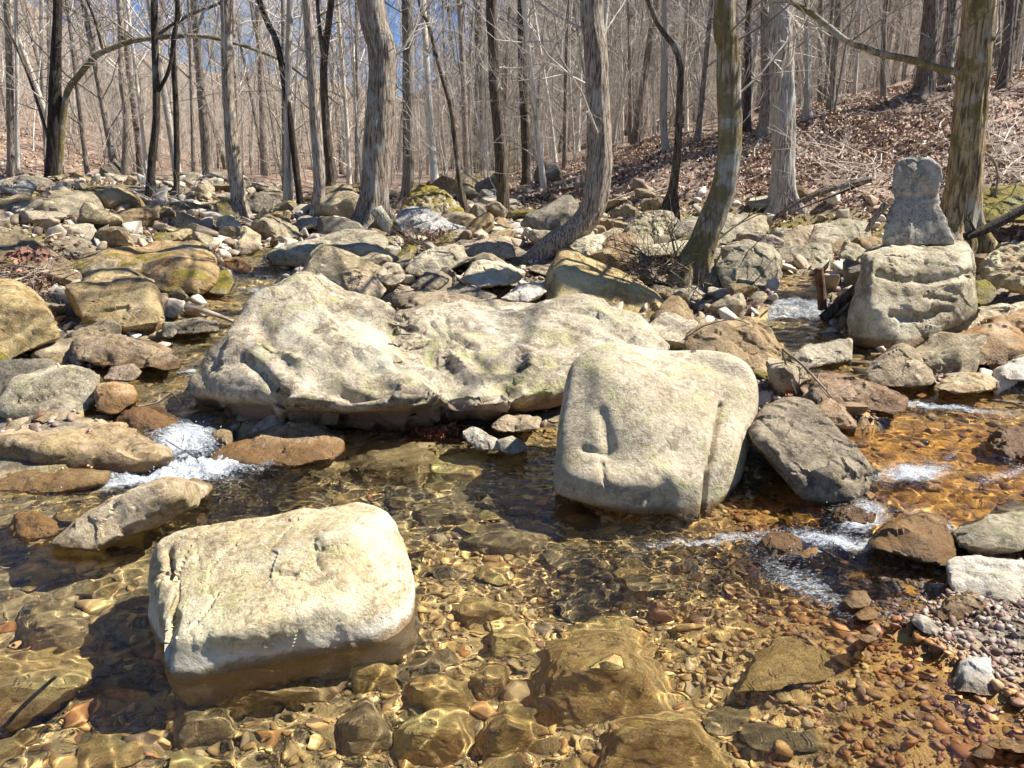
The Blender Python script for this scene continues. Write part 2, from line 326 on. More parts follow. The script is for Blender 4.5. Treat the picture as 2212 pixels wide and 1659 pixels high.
def waves(x, y, seed, amp, lmin, lmax, n, ang, spread):
    rng = np.random.RandomState(seed); z = np.zeros_like(x)
    wx = x + .05 * vn(np.stack([x * 3, y * 3, 0 * x], 1), 77); wy = y + .05 * vn(np.stack([x * 3, y * 3, 0 * x + 5], 1), 78)
    for k in range(n):
        a = ang + rng.randn() * spread; lam = lmin * (lmax / lmin) ** rng.rand(); kk = 2 * math.pi / lam
        z += amp * lam / 6.28 * np.sin((wx * math.cos(a) + wy * math.sin(a)) * kk + rng.rand() * 6.28) / math.sqrt(n / 12)
    return z
def blob(x, y, c, rx, ry, a=0):
    ca, sa = math.cos(a), math.sin(a); dx, dy = x - c[0], y - c[1]; u = (dx * ca + dy * sa) / rx; v = (-dx * sa + dy * ca) / ry
    return np.exp(-(u * u + v * v))
def build_pool():
    nx, ny = 680, 460
    xs = np.linspace(-5.2, 2.2, nx); ys = np.linspace(-1.2, 4.95, ny) if False else np.concatenate([np.linspace(-1.2, 1.2, 60), np.linspace(1.212, 4.95, ny - 60)])
    X, Y = np.meshgrid(xs, ys); x, y = X.ravel(), Y.ravel()
    fal = blob(x, y, (-1.75, 4.05), .55, .45); fr = blob(x, y, (1.2, 3.05), .7, .35)
    rip = .5 + .25 * sst(3, 2, y) + 1.4 * fal + 1.2 * fr + .5 * sst(3.0, 4.2, y)
    z = waves(x, y, 3, .044, .045, .22, 46, 1.1, .9) * rip + waves(x, y, 4, .012, .3, .8, 10, .6, 1.2)
    P = np.stack([x, y, 0 * x], 1)
    z = z + fal * (.035 * fbm(P * 13, 3, 9) + .012 * fbm(P * 45, 2, 19)) + fr * (.02 * fbm(P * 14, 3, 10) + .008 * fbm(P * 50, 2, 11))
    foam = 1.1 * blob(x, y, (-1.72, 4.12), .30, .34, .4) + .8 * blob(x, y, (-2.0, 3.85), .3, .11, .35) + .75 * blob(x, y, (-1.45, 4.2), .3, .12, .3) + .8 * blob(x, y, (1.28, 3.1), .18, .12) + .6 * blob(x, y, (.85, 3.15), .35, .05, .2) + .55 * blob(x, y, (1.15, 2.75), .1, .3, .5)
    i = np.arange(nx * ny).reshape(ny, nx); F = np.stack([i[:-1, :-1], i[:-1, 1:], i[1:, 1:], i[1:, :-1]], -1).reshape(-1, 4)
    keep = (pool_e(x, y) > -.25)[F].any(1); F = F[keep]
    o = mesh_obj('water', np.stack([x, y, z], 1), F, WM); attr(o, 'foam', np.clip(foam, 0, 1.2)); o.cycles.is_caustics_caster = True
    tag(o, 'clear rippled pool in the foreground over a golden stony bed', 'water', kind='structure')
build_pool()
def build_stream(C, foams, label, seed):
    st = .014; m = C[:, 3].max() + .2; xs = np.arange(C[:, 0].min() - m, C[:, 0].max() + m, st); ys = np.arange(C[:, 1].min() - .2, C[:, 1].max() + .2, st)
    X, Y = np.meshgrid(xs, ys); x, y = X.ravel(), Y.ravel(); d, lv, hw = course(x, y, C)
    Lg = lv.reshape(X.shape); ker = np.ones(9) / 9
    for ax in (0, 1, 0, 1): Lg = np.apply_along_axis(lambda a: np.convolve(np.pad(a, 4, mode='edge'), ker, 'valid'), ax, Lg)
    gy, gx = np.gradient(Lg, st); slope = np.hypot(gx, gy).ravel(); slope = np.where(d < hw + .1, slope, 0)
    z = Lg.ravel().copy(); P = np.stack([x, y, 0 * x], 1); k = .45 + np.clip(slope * 3.5, 0, 1.7)
    foam = np.clip((slope - .15) * 2.2, 0, .62)
    for c, rx, ry, a, wgt in foams: foam = np.maximum(foam, wgt * blob(x, y, c, rx, ry, a))
    k = k + foam * .8
    z += waves(x, y, seed, .045, .045, .24, 36, -.9, .9) * k + .011 * k * fbm(P * 11, 3, seed) + foam * (.012 * fbm(P * 24, 2, seed + 3) + .008 * fbm(P * 50, 2, seed + 4))
    ny, nx = X.shape; i = np.arange(nx * ny).reshape(ny, nx); F = np.stack([i[:-1, :-1], i[:-1, 1:], i[1:, 1:], i[1:, :-1]], -1).reshape(-1, 4)
    pe_ = pool_e(x, y); F = F[((d < hw + .13) & (pe_ < .05))[F].all(1)]; used = np.unique(F); mp_ = np.zeros(len(x), int); mp_[used] = np.arange(len(used)); F = mp_[F]
    o = mesh_obj('stream', np.stack([x, y, z], 1)[used], F, WM); attr(o, 'foam', foam[used]); o.cycles.is_caustics_caster = True
    tag(o, label, 'water', kind='structure')
build_stream(RC, [((2.02, 3.72), .2, .11, .3, 1.1), ((2.5, 3.68), .4, .04, .45, .55), ((2.3, 3.9), .2, .03, .8, .45), ((2.75, 4.0), .3, .035, .7, .5), ((2.3, 5.0), .22, .13, -.9, 1.1), ((2.62, 4.72), .5, .09, -.35, .8), ((1.6, 3.32), .16, .1, .8, 1.1), ((1.85, 3.2), .08, .16, 0, .9), ((1.4, 3.12), .25, .08, -.5, .9), ((2.62, 7.1), .1, .14, 0, .6)], 'right arm of the creek running over rocks into the pool', 21)
build_stream(LC, [((-1.9, 4.35), .2, .22, .4, 1.0), ((-2.3, 5.55), .25, .05, 0, .8), ((-2.7, 8.3), .2, .12, 0, .5)], 'left arm of the creek falling into the pool', 22)

# ------------------------------------------------------------------ rocks
_ico = {}
def ico(n):
    if n not in _ico:
        bm = bmesh.new(); bmesh.ops.create_icosphere(bm, subdivisions=n, radius=1)
        V = np.array([v.co[:] for v in bm.verts]); F = np.array([[v.index for v in f.verts] for f in bm.faces]); bm.free(); _ico[n] = (V, F)
    return _ico[n]
def planes(Q):
    bm = bmesh.new()
    for p in Q: bm.verts.new(p)
    bmesh.ops.convex_hull(bm, input=bm.verts); bm.normal_update(); out = []
    for f in bm.faces:
        nn = np.array(f.normal[:]); d = nn @ np.array(f.verts[0].co[:])
        if f.calc_area() < 1e-6: continue
        if d < 0: nn, d = -nn, -d
        d = max(d, .06)
        if not any(a @ nn > .995 and abs(b - d) < .03 for a, b in out): out.append((nn, d))
    bm.free(); return out
def vnormals(V, F):
    fn = np.cross(V[F[:, 1]] - V[F[:, 0]], V[F[:, 2]] - V[F[:, 0]]); N = np.zeros_like(V)
    for k in range(3): np.add.at(N, F[:, k], fn)
    return N / np.maximum(np.linalg.norm(N, axis=1, keepdims=True), 1e-9)
def star(hulls, c, s, n, p, rng, chips):
    U, F = ico(n); U = U / np.linalg.norm(U, axis=1, keepdims=True); rs = []
    for H in hulls:
        Q = (H - c) / s; pl = planes(Q)
        for k in range(chips):
            nn = rng.randn(3); nn /= np.linalg.norm(nn); pl.append((nn, (Q @ nn).max() * rng.uniform(.84, .96)))
        acc = np.zeros(len(U))
        for nn, d in pl: acc += np.maximum(U @ nn / d, 0) ** p
        rs.append(acc ** (-1 / p))
    r = np.max(rs, axis=0); return c + U * r[:, None] * s * (1.045 if p < 20 else 1.018 if p < 32 else 1.008), F
def surface(V, F, size, amp, seed, style, detail=1.0, facet=.7):
    N = vnormals(V, F); k = 1 / size; P = V * k
    d = amp * (.035 * fbm(P * 2.1, 3, seed) + .012 * (1 - 2 * np.abs(fbm(P * 3.7, 3, seed + 9))) + .009 * fbm(P * 12, 4, seed + 20) * detail)
    if style == 'smooth': d = amp * (.045 * fbm(P * 1.7, 2, seed) + .002 * fbm(P * 10, 3, seed + 20))
    if style == 'rough': d += .022 * (1 - 2 * np.abs(fbm(P * 9, 3, seed + 3))) + .014 * fbm(P * 22, 3, seed + 4)
    if style == 'strata':
        h = P[:, 2] * 9 + .9 * P[:, 0] + 1.2 * fbm(P * 1.5, 2, seed + 5); d += .022 * vn(np.stack([h, P[:, 0] * .6, P[:, 1] * .6], 1), seed + 6) + .01 * vn(np.stack([h * 2.7, P[:, 0], P[:, 1]], 1), seed + 7)
    V = V + N * (d * size)[:, None]
    return facets(V, F, size, seed, facet)
def facets(V, F, size, seed, k):
    if k <= 0: return V
    rng = np.random.RandomState(seed + 77); N = vnormals(V, F)
    for cnt, st in ((26, .75 * k), (110, .6 * k)):
        idx = rng.choice(len(V), min(cnt, len(V) // 3), replace=False); Sd, Sn = V[idx], N[idx] + rng.randn(len(idx), 3) * .12
        Sn /= np.linalg.norm(Sn, axis=1, keepdims=True); best = np.full(len(V), 1e9); sec = best.copy(); arg = np.zeros(len(V), int)
        W = V + size * .05 * np.stack([vn(V / size * 6, seed + 1), vn(V / size * 6 + 9, seed + 2), vn(V / size * 6 + 21, seed + 3)], 1)
        for j in range(len(idx)):
            dd = ((W - Sd[j]) ** 2).sum(1); m = dd < best; sec = np.where(m, best, np.minimum(sec, dd)); best[m] = dd[m]; arg[m] = j
        off = ((V - Sd[arg]) * Sn[arg]).sum(1); off = np.clip(off, -.03 * size, .03 * size)
        gap = (np.sqrt(sec) - np.sqrt(best)) / size; jn = np.exp(-(gap / .012) ** 2) * (vn(V / size * 3, seed + 31) > .05)
        V = V - Sn[arg] * (off * st + jn * .012 * size * (1 if cnt == 26 else .5))[:, None]
    return V
BIG = []            # (label phrase, px, py, Y) landmarks for the labels of the small rocks
FOOT = []           # footprints (x, y, radius)
def rock(label, out, Y, D=.5, top=1.0, f=(), n=5, p=14, amp=1.0, style='plain', mat=None, chips=4, bulge=.25, hulls=None, seed=None, extra=(), marks=(), facet=None, name='boulder', cat='boulder', lm=None, group=None, back=1.0):
    """out: outline pixels (px, py[, dY]); Y: depth of the base; D: thickness away from the camera"""
    seed = seed if seed is not None else abs(hash(tuple(map(tuple, out)))) % 9999 if False else int(sum(a[0] * 7 + a[1] * 13 for a in out)) % 9973
    rng = np.random.RandomState(seed)
    o = np.array([q[:2] for q in out], float); ymin, ymax = o[:, 1].min(), o[:, 1].max(); c2 = o.mean(0)
    def dY(q):
        if len(q) > 2: return Y + q[2]
        t = (ymax - q[1]) / max(ymax - ymin, 1); return Y + D * top * t * .75
    def cloud(pts):
        A = [at(q[0], q[1], dY(q)) for q in pts]
        for q in pts:
            x, y = c2 + (np.array(q[:2]) - c2) * .93; A.append(at(x, y, dY(q) + D * .6 * back))
        for q in pts:
            x, y = c2 + (np.array(q[:2]) - c2) * .7; A.append(at(x, y, Y + D * back * 1.15) - np.array([0, 0, .05 * D]))
        return A
    ff = [at(a, b, Y + d) for a, b, d in f]
    if not f and bulge:
        for q in out:
            x, y = c2 + (np.array(q[:2]) - c2) * .55; ff.append(at(x, y - .17 * (ymax - ymin), dY((x, y - .17 * (ymax - ymin))) - bulge * D * .55))
    allp = np.array(cloud(out) + ff + [np.array(e) for e in extra])
    if hulls: HS = [np.array(cloud(h) + ff + [np.array(e) for e in extra]) if False else np.array(cloud(h)) for h in hulls]; HS = [np.vstack([h, np.array(ff)]) if ff and k == 0 else h for k, h in enumerate(HS)]
    else: HS = [allp]
    lo, hi = allp.min(0), allp.max(0); s = (hi - lo) / 2
    c = (lo + hi) / 2 if not hulls else np.mean([h.mean(0) for h in HS], 0)
    if not hulls: c = .5 * c + .5 * allp.mean(0)
    V, F = star(HS, c, s, n, p, rng, chips)
    size = float(np.prod(s) ** (1 / 3)) * 2
    V = surface(V, F, size, amp, seed, style, facet=facet if facet is not None else 0 if amp < .6 else .75)
    if marks:
        N = vnormals(V, F); px, py, dep = proj(V); face = (N * (V - np.array([0, 0, CAM_H]))).sum(1) < 0
        for pts, wd, dp in marks:
            wd, dp = wd * 1.15, dp * .8
            best = np.full(len(V), 1e9)
            for a, b in zip(pts[:-1], pts[1:]):
                dx, dy = b[0] - a[0], b[1] - a[1]; t = np.clip(((px - a[0]) * dx + (py - a[1]) * dy) / (dx * dx + dy * dy + 1e-9), 0, 1)
                best = np.minimum(best, np.hypot(px - a[0] - t * dx, py - a[1] - t * dy))
            V = V - N * (face * dp * np.exp(-(best / wd) ** 2))[:, None]
    base = np.array([c[0], c[1], V[:, 2].min()])
    ob = mesh_obj(name, V - base, F, mat or rock_mat(), loc=base)
    if p > 28: ob.data.set_sharp_from_angle(angle=R(34))
    ob.cycles.is_caustics_receiver = True
    tag(ob, label, cat, group)
    if lm: BIG.append((lm, c2[0], c2[1], float(c[1])))
    FOOT.append((c[0], c[1], max(s[0], s[1]) * .8, hi[2]))
    return ob
def B(pts, ox=0, oy=0):  # crop pixels (x3) to picture pixels
    return [(ox + a[0] / 3, oy + a[1] / 3, *a[2:]) for a in pts]
tan = rock_mat(); 
cream = rock_mat((.58, .52, .39), (.22, .19, .13), lichen=.45, green=.35)
grey = rock_mat((.38, .35, .28), (.16, .14, .1), lichen=.4, green=.4, sc=1.3)
olive = rock_mat((.60, .54, .41), (.40, .34, .24), lichen=.3, green=.6, rough=.22, crack=.15, pits=.25)
darkr = rock_mat((.30, .26, .20), (.09, .075, .055), lichen=.2, rough=1.0, green=.2, pits=.45, sc=1.5)
gold = rock_mat((.54, .48, .34), (.26, .19, .09), lichen=.5, rust=.5, wet=.2)
rusty = rock_mat((.47, .37, .24), (.2, .13, .07), lichen=.1, rust=.8, wet=.22)
wetb = rock_mat((.20, .12, .07), (.07, .04, .02), lichen=0, rust=.35, wet=.4)
warm = rock_mat((.42, .35, .25), (.2, .15, .1), lichen=.5, rust=.2, wet=.06)
mossy = rock_mat((.30, .27, .2), (.13, .11, .07), lichen=.3, moss=.9, rust=.3)
white = rock_mat((.60, .57, .50), (.36, .32, .26), lichen=.2, green=.1, rough=.4)
pinky = rock_mat((.53, .48, .39), (.21, .175, .13), lichen=.8, green=.9, rust=.1, wet=.03, crack=.3, stain=.17)

# the long central boulder
rock('huge weathered boulder across the middle of the creek with a peaked left end',
     [(412, 880, .35), (430, 800, .3), (450, 760, .35), (520, 700, .6), (560, 650, .8), (600, 600, 1.0), (640, 585, 1.1), (680, 600, 1.2), (1064, 646, 1.7), (1370, 656, 1.5), (1420, 686, 1.4), (1460, 713, 1.2), (1460, 770, 1.0), (1300, 880, .5), (1164, 895, .35), (937, 930, .2), (800, 955, .3), (600, 935, .35), (450, 910, .4)],
     4.42, D=1.3, n=7, p=26, amp=.75, chips=5, facet=.7, style='strata', mat=pinky, back=.8, lm='the huge central boulder', seed=11,
     hulls=[[(412, 880, .35), (430, 800, .3), (450, 760, .35), (520, 700, .6), (560, 650, .8), (600, 600, 1.0), (635, 580, 1.1), (665, 586, 1.2), (760, 655, 1.25), (870, 700, 1.2), (960, 800, .6), (900, 925, .5), (800, 955, .65), (600, 935, .6), (450, 905, .5)],
            [(620, 765, .6), (790, 712, .9), (870, 697, 1.1), (912, 676, 1.3), (984, 656, 1.5), (1064, 646, 1.6), (1170, 653, 1.6), (1284, 666, 1.4), (1370, 656, 1.4), (1420, 686, 1.3), (1460, 713, 1.15), (1460, 770, .9), (1300, 870, .5), (1164, 895, .45), (1087, 876, .05), (937, 925, .45), (820, 945, .6), (600, 900, .4)]],
     f=[(470, 800, .12), (600, 850, -.04), (740, 885, -.12), (880, 868, -.1), (990, 860, -.05)],
     marks=[([(864, 700), (880, 745), (940, 765)], 26, .07), ([(800, 780), (820, 810)], 30, .06), ([(790, 832), (862, 830)], 12, .04), ([(470, 790), (520, 770), (560, 800), (600, 850)], 12, .05), ([(600, 850), (700, 830), (800, 860), (900, 850)], 9, .045), ([(980, 700), (1060, 720), (1130, 700)], 10, .03), ([(1000, 760), (1060, 800), (1120, 790)], 12, .04), ([(640, 720), (700, 760), (780, 750)], 14, -.03), ([(870, 780), (930, 760), (980, 800)], 14, .05), ([(1115, 790), (1230, 782)], 5, .03), ([(1095, 850), (1100, 890)], 10, .05),
            ([(740, 860), (860, 845), (1040, 868), (1090, 872)], 7, .06), ([(600, 890), (740, 925), (880, 915), (990, 890)], 22, .09), ([(560, 700), (590, 760), (640, 800), (760, 850)], 16, .05), ([(700, 640), (740, 690), (850, 715)], 10, .04), ([(1290, 676), (1300, 700), (1380, 745)], 9, .035), ([(1180, 690), (1290, 730), (1340, 745)], 5, .02), ([(970, 830), (1080, 830)], 8, .03), ([(450, 880), (560, 890)], 12, .04)])
# smooth leaning boulder
rock('smooth pale boulder leaning back in the pool, hollow on its left, crack on its right',
     [(1187, 1075, .1), (1200, 1010, .2), (1215, 940, .35), (1222, 850, .52), (1240, 780, .68), (1270, 742, .78), (1310, 731, .8), (1400, 743, .8), (1475, 755, .8), (1560, 780, .76), (1600, 788, .72), (1628, 825, .64), (1630, 900, .5), (1608, 980, .35), (1592, 1040, .25), (1562, 1085, .15), (1530, 1128, .03), (1440, 1124, -.02), (1350, 1112, 0), (1240, 1087, .06)],
     3.42, D=.55, n=7, p=30, amp=.8, style='smooth', chips=0, mat=olive, lm='the smooth leaning boulder', seed=12,
     f=[(1292, 800, .5), (1288, 900, .30), (1290, 1000, .1), (1250, 1070, .02), (1500, 850, .42), (1560, 1000, .12), (1420, 1010, .05)],
     facet=0, marks=[([(1298, 890), (1308, 925), (1314, 962)], 13, .026), ([(1258, 968), (1310, 978)], 7, .02), ([(1562, 868), (1545, 960), (1540, 1000), (1528, 1060), (1520, 1125)], 4.5, .045), ([(1570, 860), (1552, 960), (1535, 1100)], 16, .025), ([(1430, 1130), (1415, 1075), (1430, 1040)], 17, .03), ([(1490, 768), (1610, 812)], 15, .035), ([(1300, 1000), (1305, 1040), (1315, 1055)], 4, .018), ([(1330, 985), (1420, 965), (1520, 1000)], 34, .035), ([(1240, 1030), (1350, 1045), (1450, 1040)], 26, -.03), ([(1340, 790), (1390, 880), (1400, 930)], 50, -.03), ([(1262, 820), (1262, 960)], 26, .015)])
# foreground block
WZ = lambda px, py, z: (px, py, atz(px, py, z)[1] - 2.3)
rock('large flat-topped cream boulder in the foreground pool with a white band above the waterline',
     [WZ(318, 1250, .1), WZ(325, 1200, .17), WZ(345, 1160, .22), WZ(380, 1145, .23), WZ(600, 1110, .26), WZ(800, 1092, .26), WZ(850, 1098, .25), WZ(866, 1150, .2), WZ(878, 1210, .14), WZ(888, 1290, .04), WZ(890, 1340, -.03), WZ(868, 1400, -.07), WZ(700, 1455, -.09), WZ(500, 1500, -.10), WZ(378, 1492, -.10), WZ(345, 1430, -.04), WZ(322, 1330, .0)],
     2.3, D=.35, n=7, p=42, amp=.7, chips=0, facet=.35, mat=rock_mat((.58, .52, .37), (.33, .27, .17), lichen=.5, green=.5, rust=.1, wet=.012, sc=1.6, rough=.4, crack=.1, pits=.5, band=.07), lm='the cream foreground boulder', back=.7, seed=13,
     f=[WZ(365, 1385, .1), WZ(450, 1370, .14), WZ(700, 1320, .16), WZ(870, 1255, .14), WZ(372, 1452, .01), WZ(560, 1418, .015), WZ(800, 1368, .015)], extra=[(-1.05, 2.25, -.4), (-.37, 2.58, -.4), (-.9, 2.9, -.35), (-.42, 2.98, -.35)],
     marks=[([(364, 1190), (367, 1245)], 7, .035), ([(352, 1440), (362, 1380), (378, 1330)], 8, .04), ([(600, 1238), (636, 1240)], 5, .018)])
rock('dark rough pitted boulder beside the right cascade, slanting down into the pool',
     [(1612, 930, .2), (1640, 890, .4), (1690, 862, .6), (1740, 860, .6), (1765, 878, .5), (1800, 930, .35), (1840, 980, .25), (1890, 1020, .12), (1897, 1060, .05), (1880, 1085, 0), (1800, 1105, -.05), (1740, 1095, -.02), (1690, 1040, .03), (1640, 980, .12)],
     3.5, D=.5, n=7, p=34, amp=.9, mat=darkr, lm='the dark pitted boulder', f=[(1740, 1010, .0), (1830, 1040, -.03), (1780, 980, .12), (1680, 930, .28)],
     marks=[([(1830, 1030), (1900, 1030)], 10, .04), ([(1700, 980), (1760, 1040)], 10, .03)])
rock('rounded brown boulder behind the smooth leaning boulder',
     [(1478, 740), (1518, 703), (1592, 693), (1625, 691), (1662, 713), (1688, 740), (1693, 756), (1678, 790), (1665, 825), (1648, 842), (1610, 846), (1540, 820), (1490, 780)],
     5.1, D=.7, n=6, p=30, mat=rock_mat((.35, .27, .16), (.17, .12, .07), lichen=.4, rust=.25), lm='the rounded brown boulder')
rock('big square lichen-mottled boulder on the right carrying a narrow upright stone',
     [(1834, 700, .1), (1845, 610, .3), (1860, 545, .5), (1880, 533, .6), (1960, 518, .9), (2040, 512, .95), (2100, 524, .85), (2105, 600, .45), (2099, 666, .25), (2042, 690, .1), (1995, 722, 0), (1965, 747, -.05), (1908, 758, -.05), (1842, 742, .05)],
     6.0, D=.9, n=7, p=36, amp=.6, chips=1, facet=.4, mat=rock_mat((.52, .48, .37), (.24, .2, .14), lichen=.75, rust=.12, wet=.3), lm='the square pedestal boulder',
     f=[(1885, 600, .0), (1890, 700, -.08), (1980, 700, -.02), (2080, 600, .2), (1890, 548, .2), (2090, 545, .4)],
     marks=[([(1900, 590), (1950, 605), (2040, 600), (2095, 590)], 8, .06), ([(1930, 680), (1990, 690), (2050, 670)], 8, .05), ([(2000, 640), (2060, 650)], 6, .03), ([(2010, 620), (2090, 630)], 14, .03)])
us = rock('narrow upright waisted stone with a notched rounded head on top of the pedestal boulder',
     [(1908, 530, .1), (1918, 477, .1), (1938, 432, .1), (1936, 400, .1), (1930, 375, .1), (1938, 352, .1), (1955, 341, .1), (2008, 346, .1), (2024, 360, .1), (2020, 400, .1), (2018, 428, .1), (2035, 457, .1), (2062, 530, .1)],
     6.55, D=.34, n=6, p=40, amp=.85, chips=5, facet=.8, mat=rock_mat((.56, .54, .49), (.24, .23, .2), lichen=1.0, green=.1, sc=1.8), bulge=0,
     hulls=[[(1905, 535, .0), (1918, 477, .08), (1936, 430, .12), (1975, 418, .12), (2018, 428, .12), (2037, 460, .08), (2065, 535, .0)],
            [(1937, 480, .1), (1930, 372, .1), (1935, 350, .1), (1955, 339, .1), (2010, 344, .1), (2027, 358, .1), (2022, 425, .1), (2026, 480, .1)]],
     marks=[([(1983, 335), (1985, 356)], 8, .04), ([(1940, 424), (1980, 428), (2020, 420)], 6, .03), ([(1975, 395), (1995, 410)], 14, .025)], lm='the upright stone')
rock('slanting yellowish wedge boulder behind the right half of the huge central boulder',
     [(1180, 650, 0), (1181, 600, .2), (1203, 563, .5), (1217, 541, .6), (1240, 548, .6), (1304, 572, .6), (1337, 594, .6), (1397, 615, .6), (1424, 638, .5), (1475, 682, .3), (1467, 694, 0), (1370, 690, 0), (1217, 668, -.1)],
     7.2, D=.8, n=6, p=30, amp=.7, mat=rock_mat((.44, .38, .22), (.24, .18, .08), lichen=.5, rust=.35, rough=.4), f=[(1222, 590, .05), (1310, 605, .2), (1400, 640, .1), (1220, 660, -.1)], lm='the yellow wedge boulder')
rock('angular tan boulder at middle left, dark across its top',
     [(140, 632, .2), (167, 613, .4), (207, 590, .7), (253, 584, .8), (300, 593, .75), (323, 606, .6), (335, 635, .35), (342, 665, .2), (351, 696, .1), (333, 720, 0), (300, 728, 0), (240, 722, 0), (200, 708, 0), (160, 680, .05)],
     6.45, D=.85, n=6, p=30, chips=5, mat=rock_mat((.40, .33, .19), (.17, .13, .08), lichen=.7, rust=.25, wet=.26, sc=1.2), f=[(185, 655, .1), (315, 625, .2), (250, 700, -.08)], lm='the angular tan boulder')
rock('rounded yellow-topped boulder cut off by the left edge',
     [(-90, 640, .3), (-40, 612, .6), (0, 609, .7), (43, 614, .7), (73, 640, .5), (110, 676, .3), (124, 713, .15), (117, 735, .05), (83, 752, 0), (43, 772, -.05), (-20, 795, -.1), (-90, 780, 0)],
     5.65, D=.9, n=6, p=14, mat=rock_mat((.46, .39, .22), (.24, .18, .08), lichen=.6, rust=.35), lm='the yellow boulder on the left edge')
rock('broad flat boulder with an orange mossy top above the left arm of the creek',
     [(170, 566, .5), (200, 545, .9), (270, 535, 1.1), (370, 525, 1.2), (425, 527, 1.1), (452, 545, .8), (470, 572, .4), (466, 597, .2), (440, 618, 0), (380, 637, -.05), (330, 630, 0), (250, 598, .2)],
     7.8, D=1.1, n=6, p=30, style='strata', mat=rock_mat((.38, .32, .2), (.14, .11, .07), lichen=.3, rust=.6, moss=.5), f=[(300, 570, .2), (410, 565, .2)], lm='the orange-topped flat boulder')
rock('long sloping brown slab at the upper left edge with a few white lichen spots',
     [(-60, 520, .8), (0, 498, 1.0), (40, 503, 1.0), (100, 530, .8), (150, 568, .5), (203, 604, .2), (180, 622, 0), (100, 640, -.1), (20, 620, 0), (-60, 600, 0)],
     7.7, D=1.1, n=6, p=30, mat=rock_mat((.26, .22, .15), (.12, .1, .07), lichen=.5, rust=.2), lm='the brown sloping slab')
rock('flat grey slab overhanging a dark gap near the centre left',
     [(560, 558, 0), (600, 540, .4), (700, 515, .8), (740, 499, 1.0), (817, 501, 1.0), (834, 520, .6), (831, 541, .2), (780, 556, 0), (740, 566, 0), (690, 572, 0), (600, 568, 0)],
     8.9, D=1.1, n=6, p=30, mat=grey, f=[(600, 545, .2), (740, 530, .1), (820, 525, .1)], style='strata', lm='the overhanging grey slab')
rock('long rounded boulder across the lower left, wet brown at its right end',
     [(-60, 970, .1), (0, 948, .3), (67, 923, .4), (150, 903, .5), (187, 900, .5), (233, 912, .45), (267, 934, .4), (333, 950, .3), (360, 962, .2), (366, 985, .05), (333, 1003, 0), (247, 1022, -.05), (167, 1016, 0), (67, 1010, 0), (-60, 1005, .1)],
     3.98, D=.65, n=6, p=30, amp=1.1, mat=rock_mat((.44, .36, .24), (.2, .15, .09), lichen=.5, rust=.3, wet=.05), f=[(100, 950, .0), (250, 970, -.02)], lm='the long left boulder',
     marks=[([(180, 930), (260, 955), (300, 985)], 8, .04)])
rock('grey round-shouldered boulder near the left edge above the long boulder',
     [(2, 860, .1), (20, 816, .25), (67, 800, .35), (117, 790, .4), (160, 792, .4), (200, 809, .35), (215, 832, .25), (205, 865, .1), (187, 892, 0), (117, 906, -.03), (33, 906, 0), (3, 886, .05)],
     4.55, D=.55, n=6, p=14, mat=grey, lm='the grey left boulder', marks=[([(40, 870), (110, 855), (190, 870)], 7, .03)])
rock('small orange blocky rock beside the grey round-shouldered boulder', B([(608, 860), (640, 823), (760, 828), (850, 850), (880, 890), (872, 960), (800, 1012), (720, 1037), (640, 1002), (613, 930)], 0, 553), 4.5, D=.28, p=20, mat=rusty, lm='the orange blocky rock', name='rock', cat='rock')
rock('wet dark ribbed rock at the lip of the left waterfall', B([(740, 1060), (880, 978), (960, 983), (1060, 1050), (1140, 1060), (1172, 1130), (1182, 1230), (1120, 1265), (1050, 1230), (850, 1170), (750, 1110)], 0, 553), 4.3, D=.4, style='rough', mat=wetb, name='rock', cat='rock')
rock('low loaf-shaped boulder half in the water at the lower left edge', [(-50, 1045, .1), (0, 1030, .2), (27, 1020, .25), (67, 1014, .3), (167, 1007, .35), (227, 1009, .3), (244, 1023, .15), (240, 1040, .05), (200, 1058, 0), (133, 1070, -.03), (33, 1068, 0), (-50, 1060, .05)], 3.68, D=.35, n=6, p=12, amp=.7, mat=rock_mat((.44, .35, .21), (.22, .16, .09), lichen=.3, rust=.3, wet=.03), lm='the loaf-shaped boulder')
rock('tapering tongue-shaped pale boulder pointing down left in the pool', [(108, 1172, .0), (125, 1155, .08), (160, 1130, .2), (220, 1095, .35), (300, 1064, .55), (380, 1039, .7), (420, 1037, .72), (452, 1045, .68), (460, 1060, .6), (450, 1080, .48), (400, 1102, .35), (330, 1130, .2), (260, 1158, .08), (200, 1190, -.02), (160, 1190, -.02)], 3.05, D=.2, n=6, p=30, amp=.7, bulge=.3, back=.8, mat=rock_mat((.47, .41, .31), (.24, .18, .11), lichen=.4, rust=.1, wet=.025), lm='the tongue-shaped boulder')
rock('small orange algae-covered rock barely breaking the surface at the left', B([(70, 130), (110, 30), (200, 0), (330, 40), (370, 90), (340, 160), (200, 215), (90, 190)], 0, 1106), 3.15, D=.2, style='rough', mat=rusty, name='rock', cat='rock')
rock('low broad rock right of the left waterfall, orange brown where it is wet', [(445, 990, .0), (460, 973, .1), (520, 950, .25), (567, 935, .35), (617, 917, .4), (650, 915, .4), (700, 929, .35), (745, 942, .25), (748, 985, .05), (700, 998, 0), (633, 1006, -.03), (567, 1012, -.03), (500, 1012, -.02)], 4.1, D=.5, n=6, p=30, mat=rock_mat((.38, .29, .2), (.18, .12, .07), lichen=.45, rust=.45, wet=.05), lm='the low broad rock')
rock('white angular rock perched on the low broad rock by the waterfall', B([(1605, 1150), (1660, 1080), (1800, 1013), (1855, 1060), (1835, 1100), (1700, 1175), (1640, 1200)], 0, 553), 4.42, D=.22, p=24, mat=white, name='rock', cat='rock')
